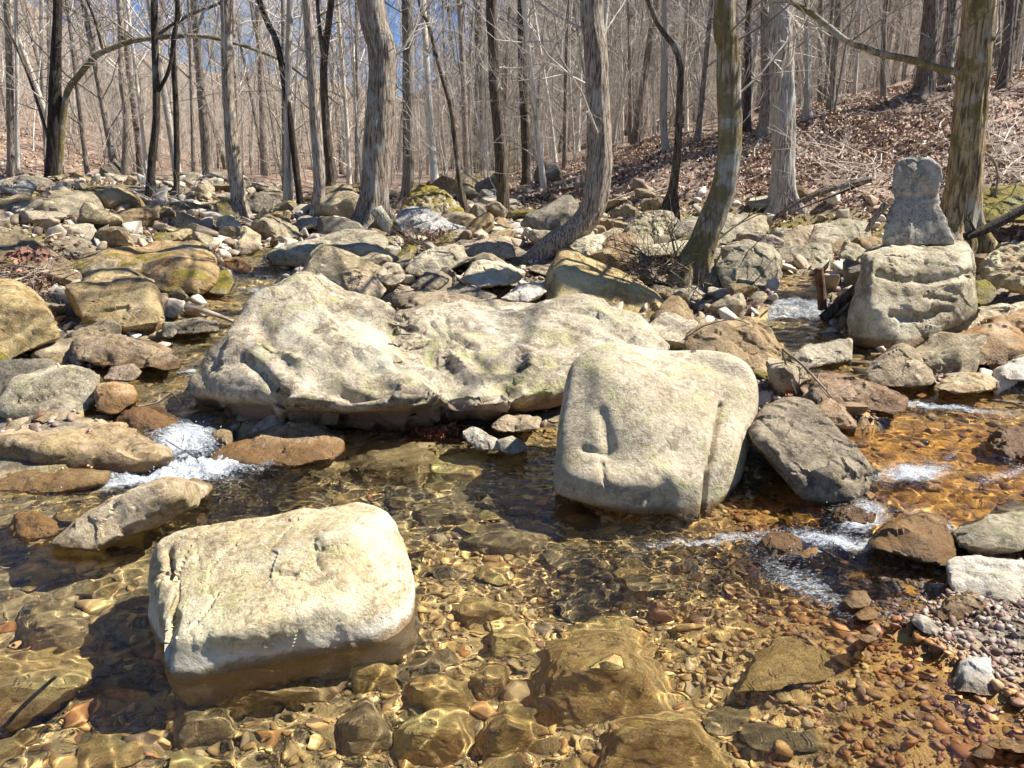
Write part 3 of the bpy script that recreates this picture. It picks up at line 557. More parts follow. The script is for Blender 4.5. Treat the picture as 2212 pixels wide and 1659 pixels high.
SM = [  # smaller rocks: label, outline, origin, depth, thickness, material, style
 ('rounded brown rock half shaded under the huge central boulder', [(980, 1095), (1050, 1040), (1200, 1028), (1290, 1050), (1275, 1120), (1130, 1145), (1030, 1130)], (737, 553), 4.45, .25, tan, 'plain'),
 ('pale grey angular rock at the pool edge under the huge central boulder', [(788, 1140), (860, 1108), (950, 1148), (1020, 1205), (1042, 1255), (900, 1255), (820, 1200)], (737, 553), 4.2, .2, white, 'plain'),
 ('dark grey rock touching the pale angular rock at the pool edge', [(1000, 1195), (1100, 1168), (1190, 1205), (1205, 1250), (1120, 1295), (1040, 1260)], (737, 553), 4.1, .22, grey, 'plain'),
 ('flat grey slab between the brown boulder and the square pedestal boulder', [(695, 640), (780, 590), (920, 568), (1078, 543), (1088, 590), (1082, 665), (900, 705), (750, 735), (690, 700)], (1475, 553), 5.45, .45, grey, 'plain'),
 ('dark pyramid-shaped rock by the upper right cascade with a lit right face', [(1188, 710), (1300, 620), (1420, 573), (1492, 598), (1560, 680), (1655, 795), (1620, 835), (1460, 850), (1250, 835), (1195, 770)], (1475, 553), 4.95, .45, tan, 'plain'),
 ('oval yellowish rock at the water edge right of the pyramid-shaped rock', [(1645, 855), (1700, 800), (1850, 763), (1980, 778), (2042, 820), (2035, 865), (1900, 895), (1750, 895)], (1475, 553), 4.75, .35, gold, 'plain'),
 ('layered orange-brown outcrop cut off by the right edge', [(1620, 660), (1700, 560), (1830, 530), (2000, 440), (2212, 355), (2420, 340), (2430, 700), (2212, 720), (2000, 710), (1800, 700)], (1475, 553), 5.75, .8, rusty, 'strata'),
 ('pale layered ledge above the orange-brown outcrop on the right', [(1590, 500), (1750, 400), (1900, 348), (2212, 315), (2420, 300), (2400, 420), (2000, 470), (1700, 560)], (1475, 553), 6.25, .6, cream, 'strata'),
 ('white blocky rock cut off by the right edge below the layered outcrop', [(2055, 765), (2110, 700), (2212, 650), (2380, 640), (2400, 800), (2212, 805), (2120, 800)], (1475, 553), 5.0, .4, white, 'plain'),
 ('brown rock sloping into the right cascade, wet and dark at its right tip', [(735, 850), (820, 788), (940, 753), (1050, 778), (1180, 870), (1400, 898), (1462, 940), (1442, 995), (1340, 1020), (1150, 1000), (950, 975), (800, 940)], (1475, 553), 4.5, .45, rock_mat((.30, .22, .15), (.13, .08, .05), lichen=.2, rust=.3, wet=.19), 'plain'),
 ('small brown rock with an orange rim behind the dark pitted boulder', [(838, 975), (960, 933), (1040, 978), (1100, 1060), (1122, 1105), (950, 1090), (850, 1030)], (1475, 553), 4.1, .3, rock_mat((.34, .25, .17), (.15, .09, .05), lichen=.2, rust=.5, wet=.16), 'plain'),
 ('dark wet rock in the stream at the right edge', [(1990, 1200), (2100, 1120), (2212, 1108), (2400, 1100), (2420, 1300), (2212, 1330), (2090, 1300)], (1475, 553), 3.85, .4, wetb, 'rough'),
 ('dark reddish rock breaking the surface below the cascade', [(498, 180), (560, 138), (700, 138), (772, 180), (765, 260), (720, 335), (600, 300), (520, 235)], (1475, 1106), 2.98, .2, wetb, 'plain'),
 ('small glossy orange rock against the dark reddish rock', [(750, 260), (870, 228), (902, 280), (850, 315), (770, 310)], (1475, 1106), 2.98, .12, rusty, 'plain'),
 ('large wet olive-brown boulder in the lower right cascade', [(1205, 195), (1300, 108), (1420, 55), (1560, 15), (1685, 58), (1742, 200), (1745, 285), (1690, 340), (1500, 305), (1300, 245)], (1475, 1106), 3.0, .4, rock_mat((.24, .16, .07), (.1, .06, .03), lichen=0, rust=.5, wet=.12), 'plain'),
 ('brown wet rock between the two thin falls at the lower right', [(970, 70), (1000, -10), (1100, -60), (1235, 15), (1228, 120), (1180, 190), (1080, 140)], (1475, 1106), 3.2, .25, wetb, 'rough'),
 ('boulder with a pale top and shaded face at the right edge above the cream block', [(1745, 120), (1880, 92), (2000, 58), (2212, -25), (2400, -30), (2400, 240), (2212, 240), (2050, 250), (1850, 240), (1755, 180)], (1475, 1106), 3.05, .45, cream, 'plain'),
 ('cream block of stone with a white dished top at the lower right edge', [(1728, 335), (1780, 298), (1900, 292), (2050, 328), (2212, 348), (2380, 360), (2380, 520), (2212, 520), (2080, 575), (1900, 530), (1750, 485)], (1475, 1106), 2.72, .3, white, 'plain'),
 ('knobbly tan rock on the gravel in front of the cream block', [(1645, 650), (1700, 580), (1850, 518), (1900, 528), (1925, 600), (2025, 620), (1985, 665), (1800, 700), (1665, 708)], (1475, 1106), 2.45, .18, warm, 'rough'),
 ('flat bluish grey stone standing at the edge of the gravel', [(1475, 700), (1500, 658), (1600, 688), (1662, 760), (1645, 808), (1560, 780)], (1475, 1106), 2.35, .1, white, 'plain'),
 ('bright white-grey stone with a dark base on the right gravel', [(1725, 1085), (1800, 980), (1880, 938), (1975, 948), (1990, 1030), (2055, 1100), (2075, 1160), (1950, 1195), (1800, 1170)], (1475, 1106), 2.08, .2, rock_mat((.55, .56, .55), (.3, .3, .29), lichen=.1, green=0.0, rough=.3, wet=.01), 'plain'),
 ('rounded yellow ochre stone in the shallow riffle', [(1035, 575), (1100, 518), (1170, 518), (1218, 570), (1195, 608), (1100, 635)], (1475, 1106), 2.55, .11, rusty, 'plain'),
 ('flat ochre stone just below the rounded yellow one', [(1115, 665), (1190, 618), (1262, 650), (1242, 695), (1150, 705)], (1475, 1106), 2.45, .1, rusty, 'plain'),
 ('thin crescent-shaped orange stone at the edge of the shallows', [(1095, 800), (1200, 795), (1285, 820), (1200, 855)], (1475, 1106), 2.25, .07, rusty, 'plain'),
 ('small two-toned stone behind the crescent-shaped orange stone', [(1175, 770), (1230, 738), (1285, 785), (1240, 810)], (1475, 1106), 2.32, .08, gold, 'plain'),
 ('tan oval stone lying in the right gravel', [(1895, 755), (1980, 738), (2052, 790), (2055, 835), (1970, 825)], (1475, 1106), 2.35, .1, warm, 'plain'),
 ('grey-brown stone cut off by the right edge in the gravel', [(2090, 840), (2180, 778), (2400, 770), (2400, 900), (2140, 890)], (1475, 1106), 2.3, .2, tan, 'plain'),
 ('long orange stone in the bottom right corner', [(1970, 1495), (2080, 1488), (2212, 1512), (2380, 1530), (2212, 1560), (2050, 1535)], (1475, 1106), 1.8, .09, rusty, 'plain'),
 ('reddish wet stone beside the long orange stone', [(1855, 1575), (1940, 1500), (2012, 1550), (2005, 1598)], (1475, 1106), 1.78, .09, wetb, 'plain'),
 ('leaning tan block behind the left peak of the huge central boulder', [(0, 110), (90, 85), (160, 95), (285, 215), (240, 280), (150, 300), (20, 200)], (737, 553), 7.3, .4, warm, 'plain'),
 ('brown angular wedge right of the leaning tan block', [(195, 130), (300, 48), (370, 60), (428, 125), (390, 170), (310, 195)], (737, 553), 7.8, .4, tan, 'plain'),
 ('pale slanting slab in front of the overhanging grey slab', [(130 * 3, 100), (510, -15), (720, -80), (800, -60), (820, 35), (680, 90), (560, 140), (470, 110)], (737, 553), 8.3, .7, cream, 'plain'),
 ('brown block right of the pale slanting slab', [(770, -60), (1000, -130), (1085, -120), (1125, -50), (1135, 10), (980, 50), (820, 45)], (737, 553), 9.0, .7, tan, 'plain'),
 ('flat domed olive rock in the rubble behind the huge central boulder', [(795, 150), (850, 58), (930, 32), (1080, 48), (1205, 110), (1100, 185), (900, 200)], (737, 553), 7.7, .6, olive, 'plain'),
 ('dark rounded rock left of the flat domed olive rock', [(455, 205), (560, 105), (690, 150), (640, 210), (520, 230)], (737, 553), 7.5, .4, darkr, 'plain'),
 ('white-topped angular rock against the yellow wedge boulder', [(1035, 275), (1130, 198), (1285, 178), (1330, 230), (1200, 300)], (737, 553), 7.0, .4, white, 'plain'),
 ('long grey striped rock just behind the crest of the huge central boulder', [(675, 200), (850, 195), (1010, 270), (900, 300), (700, 275)], (737, 553), 6.9, .4, grey, 'strata'),
 ('low long slab behind the saddle of the huge central boulder', [(320, 260), (400, 235), (600, 230), (920, 285), (900, 330), (500, 330), (340, 310)], (737, 553), 6.5, .5, tan, 'strata'),
 ('big smooth grey boulder right of the mossy leaning tree', [(212, 60), (290, -70), (400, -100), (560, -70), (625, 10), (630, 110), (590, 210), (480, 280), (380, 300), (280, 240), (215, 150)], (1475, 553), 7.6, .9, grey, 'plain'),
 ('dark flat-faced block right of the big smooth grey boulder', [(605, -40), (740, -62), (950, -75), (975, 20), (950, 120), (800, 155), (650, 130)], (1475, 553), 8.6, .7, grey, 'plain'),
 ('flat oval mossy-grey boulder at the foot of the right slope', [(795, 1590), (808, 1520), (870, 1458), (1050, 1428), (1185, 1458), (1215, 1520), (1195, 1590), (1000, 1605)], (1475, 0), 9.8, .9, grey, 'plain'),
 ('upright brown block left of the flat oval boulder', [(595, 1600), (640, 1530), (735, 1475), (860, 1450), (810, 1570), (740, 1620)], (1475, 0), 9.6, .6, tan, 'plain'),
 ('large grey slab behind the base of the mossy leaning tree', [(-100, 1500), (0, 1430), (200, 1400), (290, 1383), (430, 1438), (445, 1545), (420, 1580), (200, 1590), (0, 1570)], (1475, 0), 9.9, 1.0, grey, 'plain'),
 ('pale wedge leaning left of the square pedestal boulder', [(1015, 1660), (1050, 1558), (1135, 1590), (1175, 1625), (1100, 1700)], (1475, 0), 8.0, .4, cream, 'plain'),
 ('lichen-covered knobbly boulder behind the J-shaped trunk', [(1845, 1490), (1900, 1408), (2000, 1368), (2135, 1378), (2165, 1430), (2100, 1505), (2060, 1550), (1950, 1530)], (737, 0), 10.0, .7, rock_mat((.5, .47, .38), (.2, .17, .1), lichen=.8, rust=.2), 'rough'),
 ('flat tan slab beneath the J-shaped trunk', [(1465, 1600), (1560, 1538), (1725, 1528), (1705, 1605), (1600, 1670)], (737, 0), 8.8, .6, cream, 'plain'),
 ('brown upright slab right of the J-shaped trunk base', [(1685, 1590), (1760, 1518), (1895, 1508), (1905, 1605), (1850, 1660), (1720, 1650)], (737, 0), 8.9, .5, rock_mat((.3, .22, .14), (.14, .1, .06), lichen=.3, rust=.25), 'plain'),
 ('long pale flat rock left of the mossy leaning tree', [(1905, 1620), (2100, 1575), (2260, 1560), (2250, 1630), (2000, 1660)], (737, 0), 8.8, .6, cream, 'plain'),
 ('moss-capped boulder with a torn pale flank behind the brush pile', [(385, 1360), (440, 1255), (530, 1215), (625, 1235), (705, 1295), (795, 1370), (850, 1440), (700, 1480), (450, 1440)], (737, 0), 12.0, 1.2, rock_mat((.5, .44, .33), (.2, .15, .08), lichen=.5, moss=1.0, rust=.3), 'rough'),
 ('smooth blue-grey slab in front of the moss-capped boulder', [(350, 1430), (400, 1348), (520, 1345), (610, 1400), (720, 1460), (860, 1508), (915, 1560), (740, 1570), (600, 1540), (400, 1520)], (737, 0), 10.6, .8, rock_mat((.5, .5, .48), (.25, .26, .27), lichen=.3, green=0.0, rough=.3), 'plain'),
 ('dark mossy boulder on the slope behind the big right trunk', [(1870, 1380), (1900, 1240), (2212, 1198), (2420, 1190), (2420, 1420), (2212, 1400), (1960, 1450)], (1475, 0), 8.8, 1.0, rock_mat((.2, .2, .13), (.09, .09, .06), lichen=.2, moss=.8), 'plain'),
 ('stack of yellowish boulders at the right edge below the log', [(1930, 130), (1960, 0), (2100, -80), (2400, -90), (2400, 200), (2212, 230), (2060, 200)], (1475, 553), 7.0, .8, gold, 'rough'),
 ('small moss-topped block right of the square pedestal boulder', [(1875, 175), (1960, 155), (2015, 200), (2028, 250), (1960, 320), (1885, 310)], (1475, 553), 6.3, .35, mossy, 'plain'),
 ('low white slabs on the left bank below the distant trees', [(575, 1320), (700, 1295), (900, 1345), (925, 1395), (760, 1390), (600, 1360)], (0, 0), 12.5, 1.0, white, 'strata'),
 ('pale cubic block in the far rubble field', [(1395, 1450), (1420, 1410), (1495, 1405), (1590, 1480), (1565, 1540), (1450, 1520)], (0, 0), 11.0, .5, cream, 'plain'),
 ('smooth tan block in front of the pale cubic block', [(1525, 1590), (1600, 1475), (1685, 1530), (1695, 1625), (1560, 1650)], (0, 0), 9.6, .5, warm, 'plain'),
 ('broad tan rock right of the pale cubic block', [(1715, 1460), (1780, 1415), (1860, 1408), (1900, 1465), (1780, 1500)], (0, 0), 11.2, .5, warm, 'plain'),
 ('dark mossy rock left of the upper fall', [(1350, 230), (1372, 98), (1480, 108), (1525, 185), (1485, 250)], (0, 553), 7.9, .45, mossy, 'plain'),
 ('dark wet rock behind the upper fall', [(1410, 50), (1460, 20), (1545, 15), (1630, 80), (1605, 160), (1450, 130)], (0, 553), 8.8, .4, wetb, 'plain'),
 ('white egg-shaped stone right of the angular tan boulder', [(1055, 385), (1100, 275), (1195, 300), (1190, 355), (1110, 400)], (0, 553), 6.9, .25, white, 'plain'),
 ('brown stone between the angular tan boulder and the egg-shaped stone', [(1010, 330), (1030, 248), (1085, 248), (1095, 330), (1045, 375)], (0, 553), 7.0, .25, tan, 'plain'),
 ('black flat layered rock at the edge of the left arm', [(1050, 445), (1300, 398), (1415, 440), (1408, 495), (1150, 510)], (0, 553), 6.4, .4, darkr, 'strata'),
 ('grey stone left of the black flat rock', [(1050, 520), (1060, 430), (1130, 430), (1145, 500), (1100, 530)], (0, 553), 6.35, .2, grey, 'plain'),
 ('flat striated rock with a wet orange right end at the left water edge', [(465, 610), (500, 540), (700, 525), (900, 565), (1080, 605), (1185, 680), (1178, 745), (1060, 752), (900, 735), (700, 695), (500, 665)], (0, 553), 5.35, .5, rock_mat((.4, .33, .24), (.18, .13, .09), lichen=.3, rust=.4, wet=.23), 'strata'),
 ('small pinkish rock in front of the flat striated rock', [(675, 800), (720, 730), (860, 703), (915, 750), (855, 810)], (0, 553), 5.0, .25, rock_mat((.4, .33, .28), (.2, .15, .11), lichen=.2, rust=.2, wet=.2), 'plain'),
 ('small tan rock between the grey and the long left boulders', [(20, 1150), (60, 1075), (180, 1045), (230, 1090), (150, 1150)], (0, 553), 4.35, .2, warm, 'plain'),
 ('little brown rock right of the small tan rock', [(210, 1060), (260, 1010), (370, 1018), (365, 1060), (280, 1085)], (0, 553), 4.35, .18, warm, 'plain'),
]
for lab, pts, (ox, oy), Y, D, m, st in SM:
    if (ox, oy) == (1475, 1106) and 2.6 < Y < 3.3 and max(a[0] for a in pts) - min(a[0] for a in pts) > 400: Y *= .94
    q = B(pts, ox, oy); sharp = 18 if 'round' in lab or 'oval' in lab or 'egg' in lab else 34
    xs = [a[0] for a in q]; wpx = max(xs) - min(xs)
    rock(lab, q, Y, D, n=6 if wpx > 70 else 5 if wpx > 30 else 4, p=sharp, mat=m, style=st, chips=4, name='rock', cat='rock', lm=None)
# stones under water
UW = rock_mat((.62, .46, .2), (.34, .23, .09), lichen=0, rust=.3, wet=-3, green=.5)
UD = rock_mat((.38, .31, .17), (.17, .14, .08), lichen=0, rust=.15, wet=-3, green=.5)
US = [('pale rectangular slab under water behind the foreground boulder', [(928, 1045), (1050, 1035), (1060, 1085), (935, 1092)], .13, .16, 0, UW),
 ('shaded flat slab under water left of the pale rectangular one', [(755, 1065), (800, 1005), (900, 1000), (930, 1050), (900, 1085), (780, 1085)], .12, .16, 0, UD),
 ('biggest sunlit golden stone on the pool bed, netted with light', [(1154, 1553), (1204, 1440), (1257, 1406), (1344, 1383), (1370, 1450), (1424, 1523), (1420, 1573), (1237, 1590)], .14, .2, 0, UW),
 ('sunlit golden stone at the bottom edge right of centre', [(1290, 1700), (1320, 1610), (1420, 1575), (1500, 1580), (1560, 1700)], .12, .2, 0, UW),
 ('wide pale slab under water at the lower left edge', [(-60, 1500), (0, 1485), (190, 1490), (210, 1520), (120, 1570), (0, 1640), (-60, 1640)], .16, .2, 0, UW),
 ('angular grey slab under water at the left with a hollow', [(60, 1420), (80, 1380), (170, 1375), (215, 1450), (150, 1465), (70, 1450)], .2, .15, 0, UD),
 ('orange-tan flat stone under water below the foreground boulder', [(225, 1550), (270, 1535), (350, 1562), (340, 1590), (290, 1592), (240, 1575)], .24, .1, 0, UW),
 ('small rounded stone under water left of the foreground boulder', [(232, 1485), (255, 1466), (277, 1480), (272, 1496), (240, 1498)], .26, .1, 0, UW),
 ('greenish square stone under water at the bottom edge', [(395, 1600), (480, 1590), (505, 1620), (500, 1670), (395, 1680)], .22, .15, 0, UD),
 ('long greenish slab under water below the foreground boulder', [(420, 1570), (540, 1510), (700, 1530), (690, 1560), (560, 1590), (430, 1600)], .22, .15, 0, UD),
 ('tan stone with a shaded side under water at bottom centre', [(885, 1525), (930, 1518), (1010, 1540), (1008, 1580), (950, 1588), (895, 1555)], .17, .12, 0, UW),
 ('greenish stone right of the tan stone under water', [(1018, 1540), (1050, 1500), (1095, 1500), (1085, 1560), (1040, 1575)], .16, .12, 0, UW),
 ('broad stone under water right of the submerged toe of the foreground boulder', [(750, 1480), (810, 1465), (860, 1500), (850, 1545), (780, 1550)], .2, .15, 0, UW),
 ('flat stone at the bottom edge left of centre', [(865, 1640), (900, 1605), (1000, 1600), (1020, 1650), (980, 1690), (880, 1690)], .16, .12, 0, UW),
 ('dark green stone at the bottom edge of the pool', [(740, 1620), (790, 1570), (830, 1600), (850, 1660), (760, 1690)], .2, .15, 0, UD),
 ('brown dappled stone at the bottom centre edge', [(1040, 1640), (1090, 1580), (1150, 1600), (1160, 1680), (1060, 1700)], .15, .12, 0, UW),
 ('squarish net-lit stone in the middle of the pool', [(1055, 1430), (1060, 1405), (1130, 1400), (1140, 1455), (1070, 1468)], .17, .1, 0, UW),
 ('long low stone under water in the middle of the pool', [(985, 1375), (1010, 1355), (1100, 1360), (1110, 1385), (1020, 1400)], .2, .1, 0, UW),
 ('dark tufted stone under water in front of the smooth leaning boulder', [(1205, 1150), (1240, 1132), (1275, 1150), (1285, 1175), (1240, 1185)], .1, .12, 0, darkr),
 ('rounded brown stone in the shallows near the lower right', [(1860, 1540), (1890, 1520), (1930, 1530), (1935, 1560), (1890, 1570)], .05, .1, 0, UD),
 ('broad low stone under water in the left of the pool', [(90, 1225), (150, 1205), (220, 1210), (230, 1240), (140, 1255)], .24, .15, 0, UW),
 ('flat stone under water between the tongue-shaped boulder and the foreground boulder', [(230, 1200), (300, 1180), (330, 1190), (300, 1230), (240, 1235)], .2, .15, 0, UW),
 ('low slab under water right of the foreground boulder', [(900, 1160), (980, 1140), (1040, 1160), (1020, 1185), (920, 1190)], .22, .12, 0, UD)]
for lab, pts, zt, D, _, m in US:
    wd_ = (max(a[0] for a in pts) - min(a[0] for a in pts)) / FPX * 2.6; ctr = atz(sum(a[0] for a in pts) / len(pts), sum(a[1] for a in pts) / len(pts), -.25); zt = -float(gh(ctr[0], ctr[1])) - min(max(.12 * wd_, .012), .045); zt = max(zt, .23 if ctr[1] > 3.5 else .15)
    cy = sum(a[1] for a in pts) / len(pts); cx = sum(a[0] for a in pts) / len(pts); q3 = [atz(a[0], a[1], -zt) for a in pts]; Y0 = min(p_[1] for p_ in q3)
    pts3 = [(a[0], a[1], atz(a[0], a[1], -zt - (.015 if a[1] > cy else 0))[1] - Y0) for a in pts]
    c0 = np.mean(q3, axis=0); low = [np.array([*(c0 + (p_ - c0) * 1.3)[:2], float(gh(p_[0], p_[1])) - .03]) for p_ in q3]
    rock(lab, pts3, Y0, D * .6, n=5, p=40, mat=m, bulge=0, back=.2, chips=1, facet=.3, amp=.6, extra=low, name='stone', cat='stone')
# ------------------------------------------------------------------ loose stones of the creek bed
def proto_rock(seed, flat, mat, n=4, style='plain'):
    rng = np.random.RandomState(seed); Q = rng.uniform(-1, 1, (13, 3)); Q /= np.linalg.norm(Q, axis=1, keepdims=True) ** .6
    Q = Q * np.array([1, rng.uniform(.62, .9), flat])
    V, F = star([Q], Q.mean(0) * .5, np.array([1, .8, flat]), n, 60, rng, 14)
    V = surface(V, F, 1.5, .5, seed, style, facet=.8)
    m = mesh_obj('rock', V, F, mat); me = m.data; me.set_sharp_from_angle(angle=R(26)); bpy.data.objects.remove(m); return me
stone_mats = [rock_mat((.47, .41, .30), (.2, .16, .1), lichen=.4, wet=-9, sc=.55), rock_mat((.6, .54, .43), (.3, .25, .18), lichen=.4, wet=-9, sc=.55, green=.2), rock_mat((.42, .33, .2), (.17, .13, .08), lichen=.3, wet=-9, sc=.55, rust=.3), rock_mat((.27, .25, .21), (.12, .1, .08), lichen=.3, wet=-9, sc=.55), rock_mat((.36, .31, .2), (.15, .12, .07), lichen=.3, wet=-9, sc=.55, moss=.8)]
PR = []
for k in range(20):
    fl = [.6, .34, .45, .22][k % 4]; PR.append((proto_rock(100 + k, fl, stone_mats[[0, 1, 2, 0, 3, 1, 0, 4][k % 8]], style=['plain', 'strata', 'plain', 'rough'][(k // 2) % 4]), fl, [0, 1, 2, 0, 3, 1, 0, 4][k % 8]))
rng = np.random.RandomState(5)
cand = []
def foot(y): return np.interp(y, [-5, 0, 4, 9, 10.5, 12, 14, 18, 25, 40, 60], [6, 5, 5.6, 6.2, 5.0, 2.8, .6, -.6, -.6, -1, 0])
tries = 0
FOOT += [(.2, 9.3, .4, 0), (.55, 9.3, .4, 0), (.9, 9.4, .35, 0)]
fa = np.array([(a, b, c) for a, b, c, _ in FOOT])
pl = np.zeros((0, 3))
for rr0, cnt in ((.38, 110), (.25, 330), (.15, 800), (.09, 1300)):
    k = 0; t0 = 0
    while k < cnt and t0 < cnt * 12:
        t0 += 1
        y = rng.uniform(4.3, 18) if rng.rand() < .8 else rng.uniform(3.4, 7); x = rng.uniform(-.72, .72) * y
        if x > foot(y) - .1 + (rng.rand() < .12) * 2 or (x < -4.6 - .12 * y and rng.rand() < .6): continue
        if pool_e(np.array([x]), np.array([y]))[0] > .02: continue
        r = rr0 * rng.uniform(.7, 1.3); bad = False
        for C in (RC, LC):
            b, lev, hw = course(np.array([x]), np.array([y]), C)
            if b[0] < hw[0] * .8 - .05 or (b[0] < hw[0] + .25 and r > .16): bad = True
        if bad: continue
        if (np.hypot(fa[:, 0] - x, fa[:, 1] - y) < fa[:, 2] * .8 + r * .5).any(): continue
        if len(pl) and (np.hypot(pl[:, 0] - x, pl[:, 1] - y) < (pl[:, 2] + r) * .66).any(): continue
        pl = np.vstack([pl, (x, y, r)]); k += 1
        cand.append((x, y, r))
cand.sort(key=lambda c: -c[2] / c[1])
dg = bpy.context.evaluated_depsgraph_get(); dg.update()
def seen(x, y, z):
    o = Vector((0, 0, CAM_H)); d = Vector((x, y, z)) - o; L0 = d.length
    h = S.ray_cast(dg, o, d.normalized(), distance=L0 - .02); return not (h[0] and not h[4].name.startswith(('water', 'stream')))
ORD = ['nearest', 'second nearest', 'third nearest', 'fourth nearest', 'fifth nearest', 'sixth nearest', 'seventh nearest', 'eighth nearest', 'ninth nearest', 'tenth nearest']
MC = {0: 'tan', 1: 'pale', 2: 'brown', 3: 'grey', 4: 'mossy'}
indiv, rest = [], []
for c in cand:
    x, y, r = c; z = float(gh(x, y)); P1 = np.array([[x, y, z + r * .4]]); a, b, _ = proj(P1)
    if len(indiv) < 165 and -15 < a[0] < 2227 and seen(x, y, z + r * .55): indiv.append((x, y, r, z, a[0], b[0]))
    elif r < .2: rest.append((x, y, r, z))
groups = {}
for (x, y, r, z, a, b) in indiv:
    k = rng.randint(len(PR)); me, fl, mc = PR[k]
    o = bpy.data.objects.new('rock', me); COL.objects.link(o); s = r * rng.uniform(.95, 1.25)
    o.scale = (s * rng.uniform(.9, 1.3), s * rng.uniform(.85, 1.15), s * rng.uniform(.9, 1.2)); o.rotation_euler = (rng.randn() * .22, rng.randn() * .22, rng.uniform(0, 6.28))
    o.location = (x, y, z + r * fl * .45); o.cycles.is_caustics_receiver = True
    lm = min(BIG, key=lambda t: math.hypot(t[1] - a, (t[2] - b) * 1.3)); dx, dy = a - lm[1], b - lm[2]
    rel = ('right of' if dx > 0 else 'left of') if abs(dx) > abs(dy) * 1.5 else ('behind' if dy < 0 else 'in front of')
    sh = 'slab-like' if fl < .3 else 'flat' if fl < .4 else 'blocky' if fl > .55 else 'angular'
    groups.setdefault((MC[mc], sh, rel, lm[0]), []).append((math.hypot(dx, dy), o))
for (cn, sh, rel, lm), it in groups.items():
    it.sort(key=lambda t: t[0])
    for k, (_, o) in enumerate(it):
        od = (ORD[k] + ' ') if len(it) > 1 and k < 10 else ''
        tag(o, f'{od}small {cn} {sh} rock {rel} {lm}', 'rock', 'loose rocks strewn over the creek bed')
sub = []
UWm = [UW, UD]; UP = [proto_rock(300 + k, [.2, .3, .25][k % 3], UWm[k % 2]) for k in range(6)]
for t in range(3000):
    if len(sub) >= 60: break
    y = rng.uniform(1.5, 3.9); x = rng.uniform(-1.6, .9) if y < 2.4 else rng.uniform(-2.4, .6); r = rng.uniform(.07, .24); e = float(pool_e(np.array([x]), np.array([y]))[0])
    if e < .3 or (np.hypot(fa[:, 0] - x, fa[:, 1] - y) < fa[:, 2] * .9 + r * .7).any() or any(math.hypot(a - x, b - y) < (c + r) * .75 for a, b, c in sub): continue
    sub.append((x, y, r)); o = bpy.data.objects.new('stone', UP[rng.randint(6)]); COL.objects.link(o); o.scale = (r * 1.25, r * 1.05, r); o.rotation_euler = (rng.randn() * .1, rng.randn() * .1, rng.uniform(0, 6.28)); o.location = (x, y, float(gh(x, y)) + .02); o.cycles.is_caustics_receiver = True
    a, b, _ = proj(np.array([[x, y, float(gh(x, y))]])); lm = min(BIG, key=lambda t: math.hypot(t[1] - a[0], t[2] - b[0])); groups.setdefault(('U', 'right of' if a[0] > lm[1] else 'left of', lm[0]), []).append((math.hypot(a[0] - lm[1], b[0] - lm[2]), o))
for kk, it in groups.items():
    if kk[0] != 'U': continue
    it.sort(key=lambda t: t[0])
    for k, (_, o) in enumerate(it): tag(o, (ORD[k] + ' ' if len(it) > 1 and k < 10 else '') + f'small flat submerged stone {kk[1]} {kk[2]}', 'stone', 'flat stones lying on the pool bed')
def scatter(name, items, meshes, cols, label, cat, scale3=(1, 1, .6), rough=.8, water=False, spec=.3):
    Vs, Fs, off = [], [], 0
    for (x, y, z, r) in items:
        V, F = (meshes if r > .016 or meshes is not SM2 else SM1)[rng.randint(len(meshes))]; a = rng.uniform(0, 6.28); ca, sa = math.cos(a), math.sin(a)
        W = V * (r * rng.uniform(.8, 1.3), r * rng.uniform(.6, 1.0), r * scale3[2] * rng.uniform(.7, 1.3))
        t1, t2 = rng.randn() * .25, rng.randn() * .25
        Vs.append(np.stack([W[:, 0] * ca - W[:, 1] * sa + x, W[:, 0] * sa + W[:, 1] * ca + y, W[:, 2] + W[:, 0] * t1 + W[:, 1] * t2 + z], 1)); Fs.append(F + off); off += len(V)
    q = simple_mat(name, cols, island=True, rough=rough, spec=spec)
    o = mesh_obj(name, np.vstack(Vs), np.vstack(Fs), q.m, smooth=False); o.cycles.is_caustics_receiver = True
    return tag(o, label, cat, kind='stuff')
def small_meshes(n, k, p=14):
    out = []
    for s in range(k):
        g = np.random.RandomState(900 + s); Q = g.uniform(-1, 1, (10, 3)); Q /= np.linalg.norm(Q, axis=1, keepdims=True) ** .7
        out.append(star([Q], Q.mean(0) * .4, np.ones(3), n, p, g, 4))
    return out
SM3, SM2 = small_meshes(3, 10, 34), small_meshes(2, 10, 16)
SM1 = small_meshes(1, 10, 16)
T1 = [(.12, .09, .06), (.34, .27, .18), (.46, .40, .3), (.56, .5, .4), (.34, .23, .13), (.66, .61, .52)]
scatter('rubble', [(x, y, z + r * .25, r * 1.1) for x, y, r, z in rest], SM3, T1, 'countless smaller stones filling the creek bed between the boulders', 'rubble')
def fill(n, x0, x1, y0, y1, r0, r1, cond, lift=.2):
    x = rng.uniform(x0, x1, n); y = rng.uniform(y0, y1, n); r = r0 * (r1 / r0) ** (rng.rand(n) ** 1.7); k = cond(x, y); x, y, r = x[k], y[k], r[k]; z = gh(x, y)
    return list(zip(x, y, z + r * lift, r))
pe = pool_e
nostream = lambda x, y: (course(x, y, RC)[0] > course(x, y, RC)[2] - .05) & (course(x, y, LC)[0] > course(x, y, LC)[2] - .05)
g1 = fill(24000, .9, 3.2, 1.0, 3.1, .006, .026, lambda x, y: pe(x, y) < .02) + fill(5000, -6, 6, 4.2, 12, .02, .06, lambda x, y: (pe(x, y) < 0) & (x < foot(y)) & nostream(x, y)) + fill(2600, 1.2, 4.0, 2.9, 5.5, .012, .04, lambda x, y: (pe(x, y) < 0) & nostream(x, y))
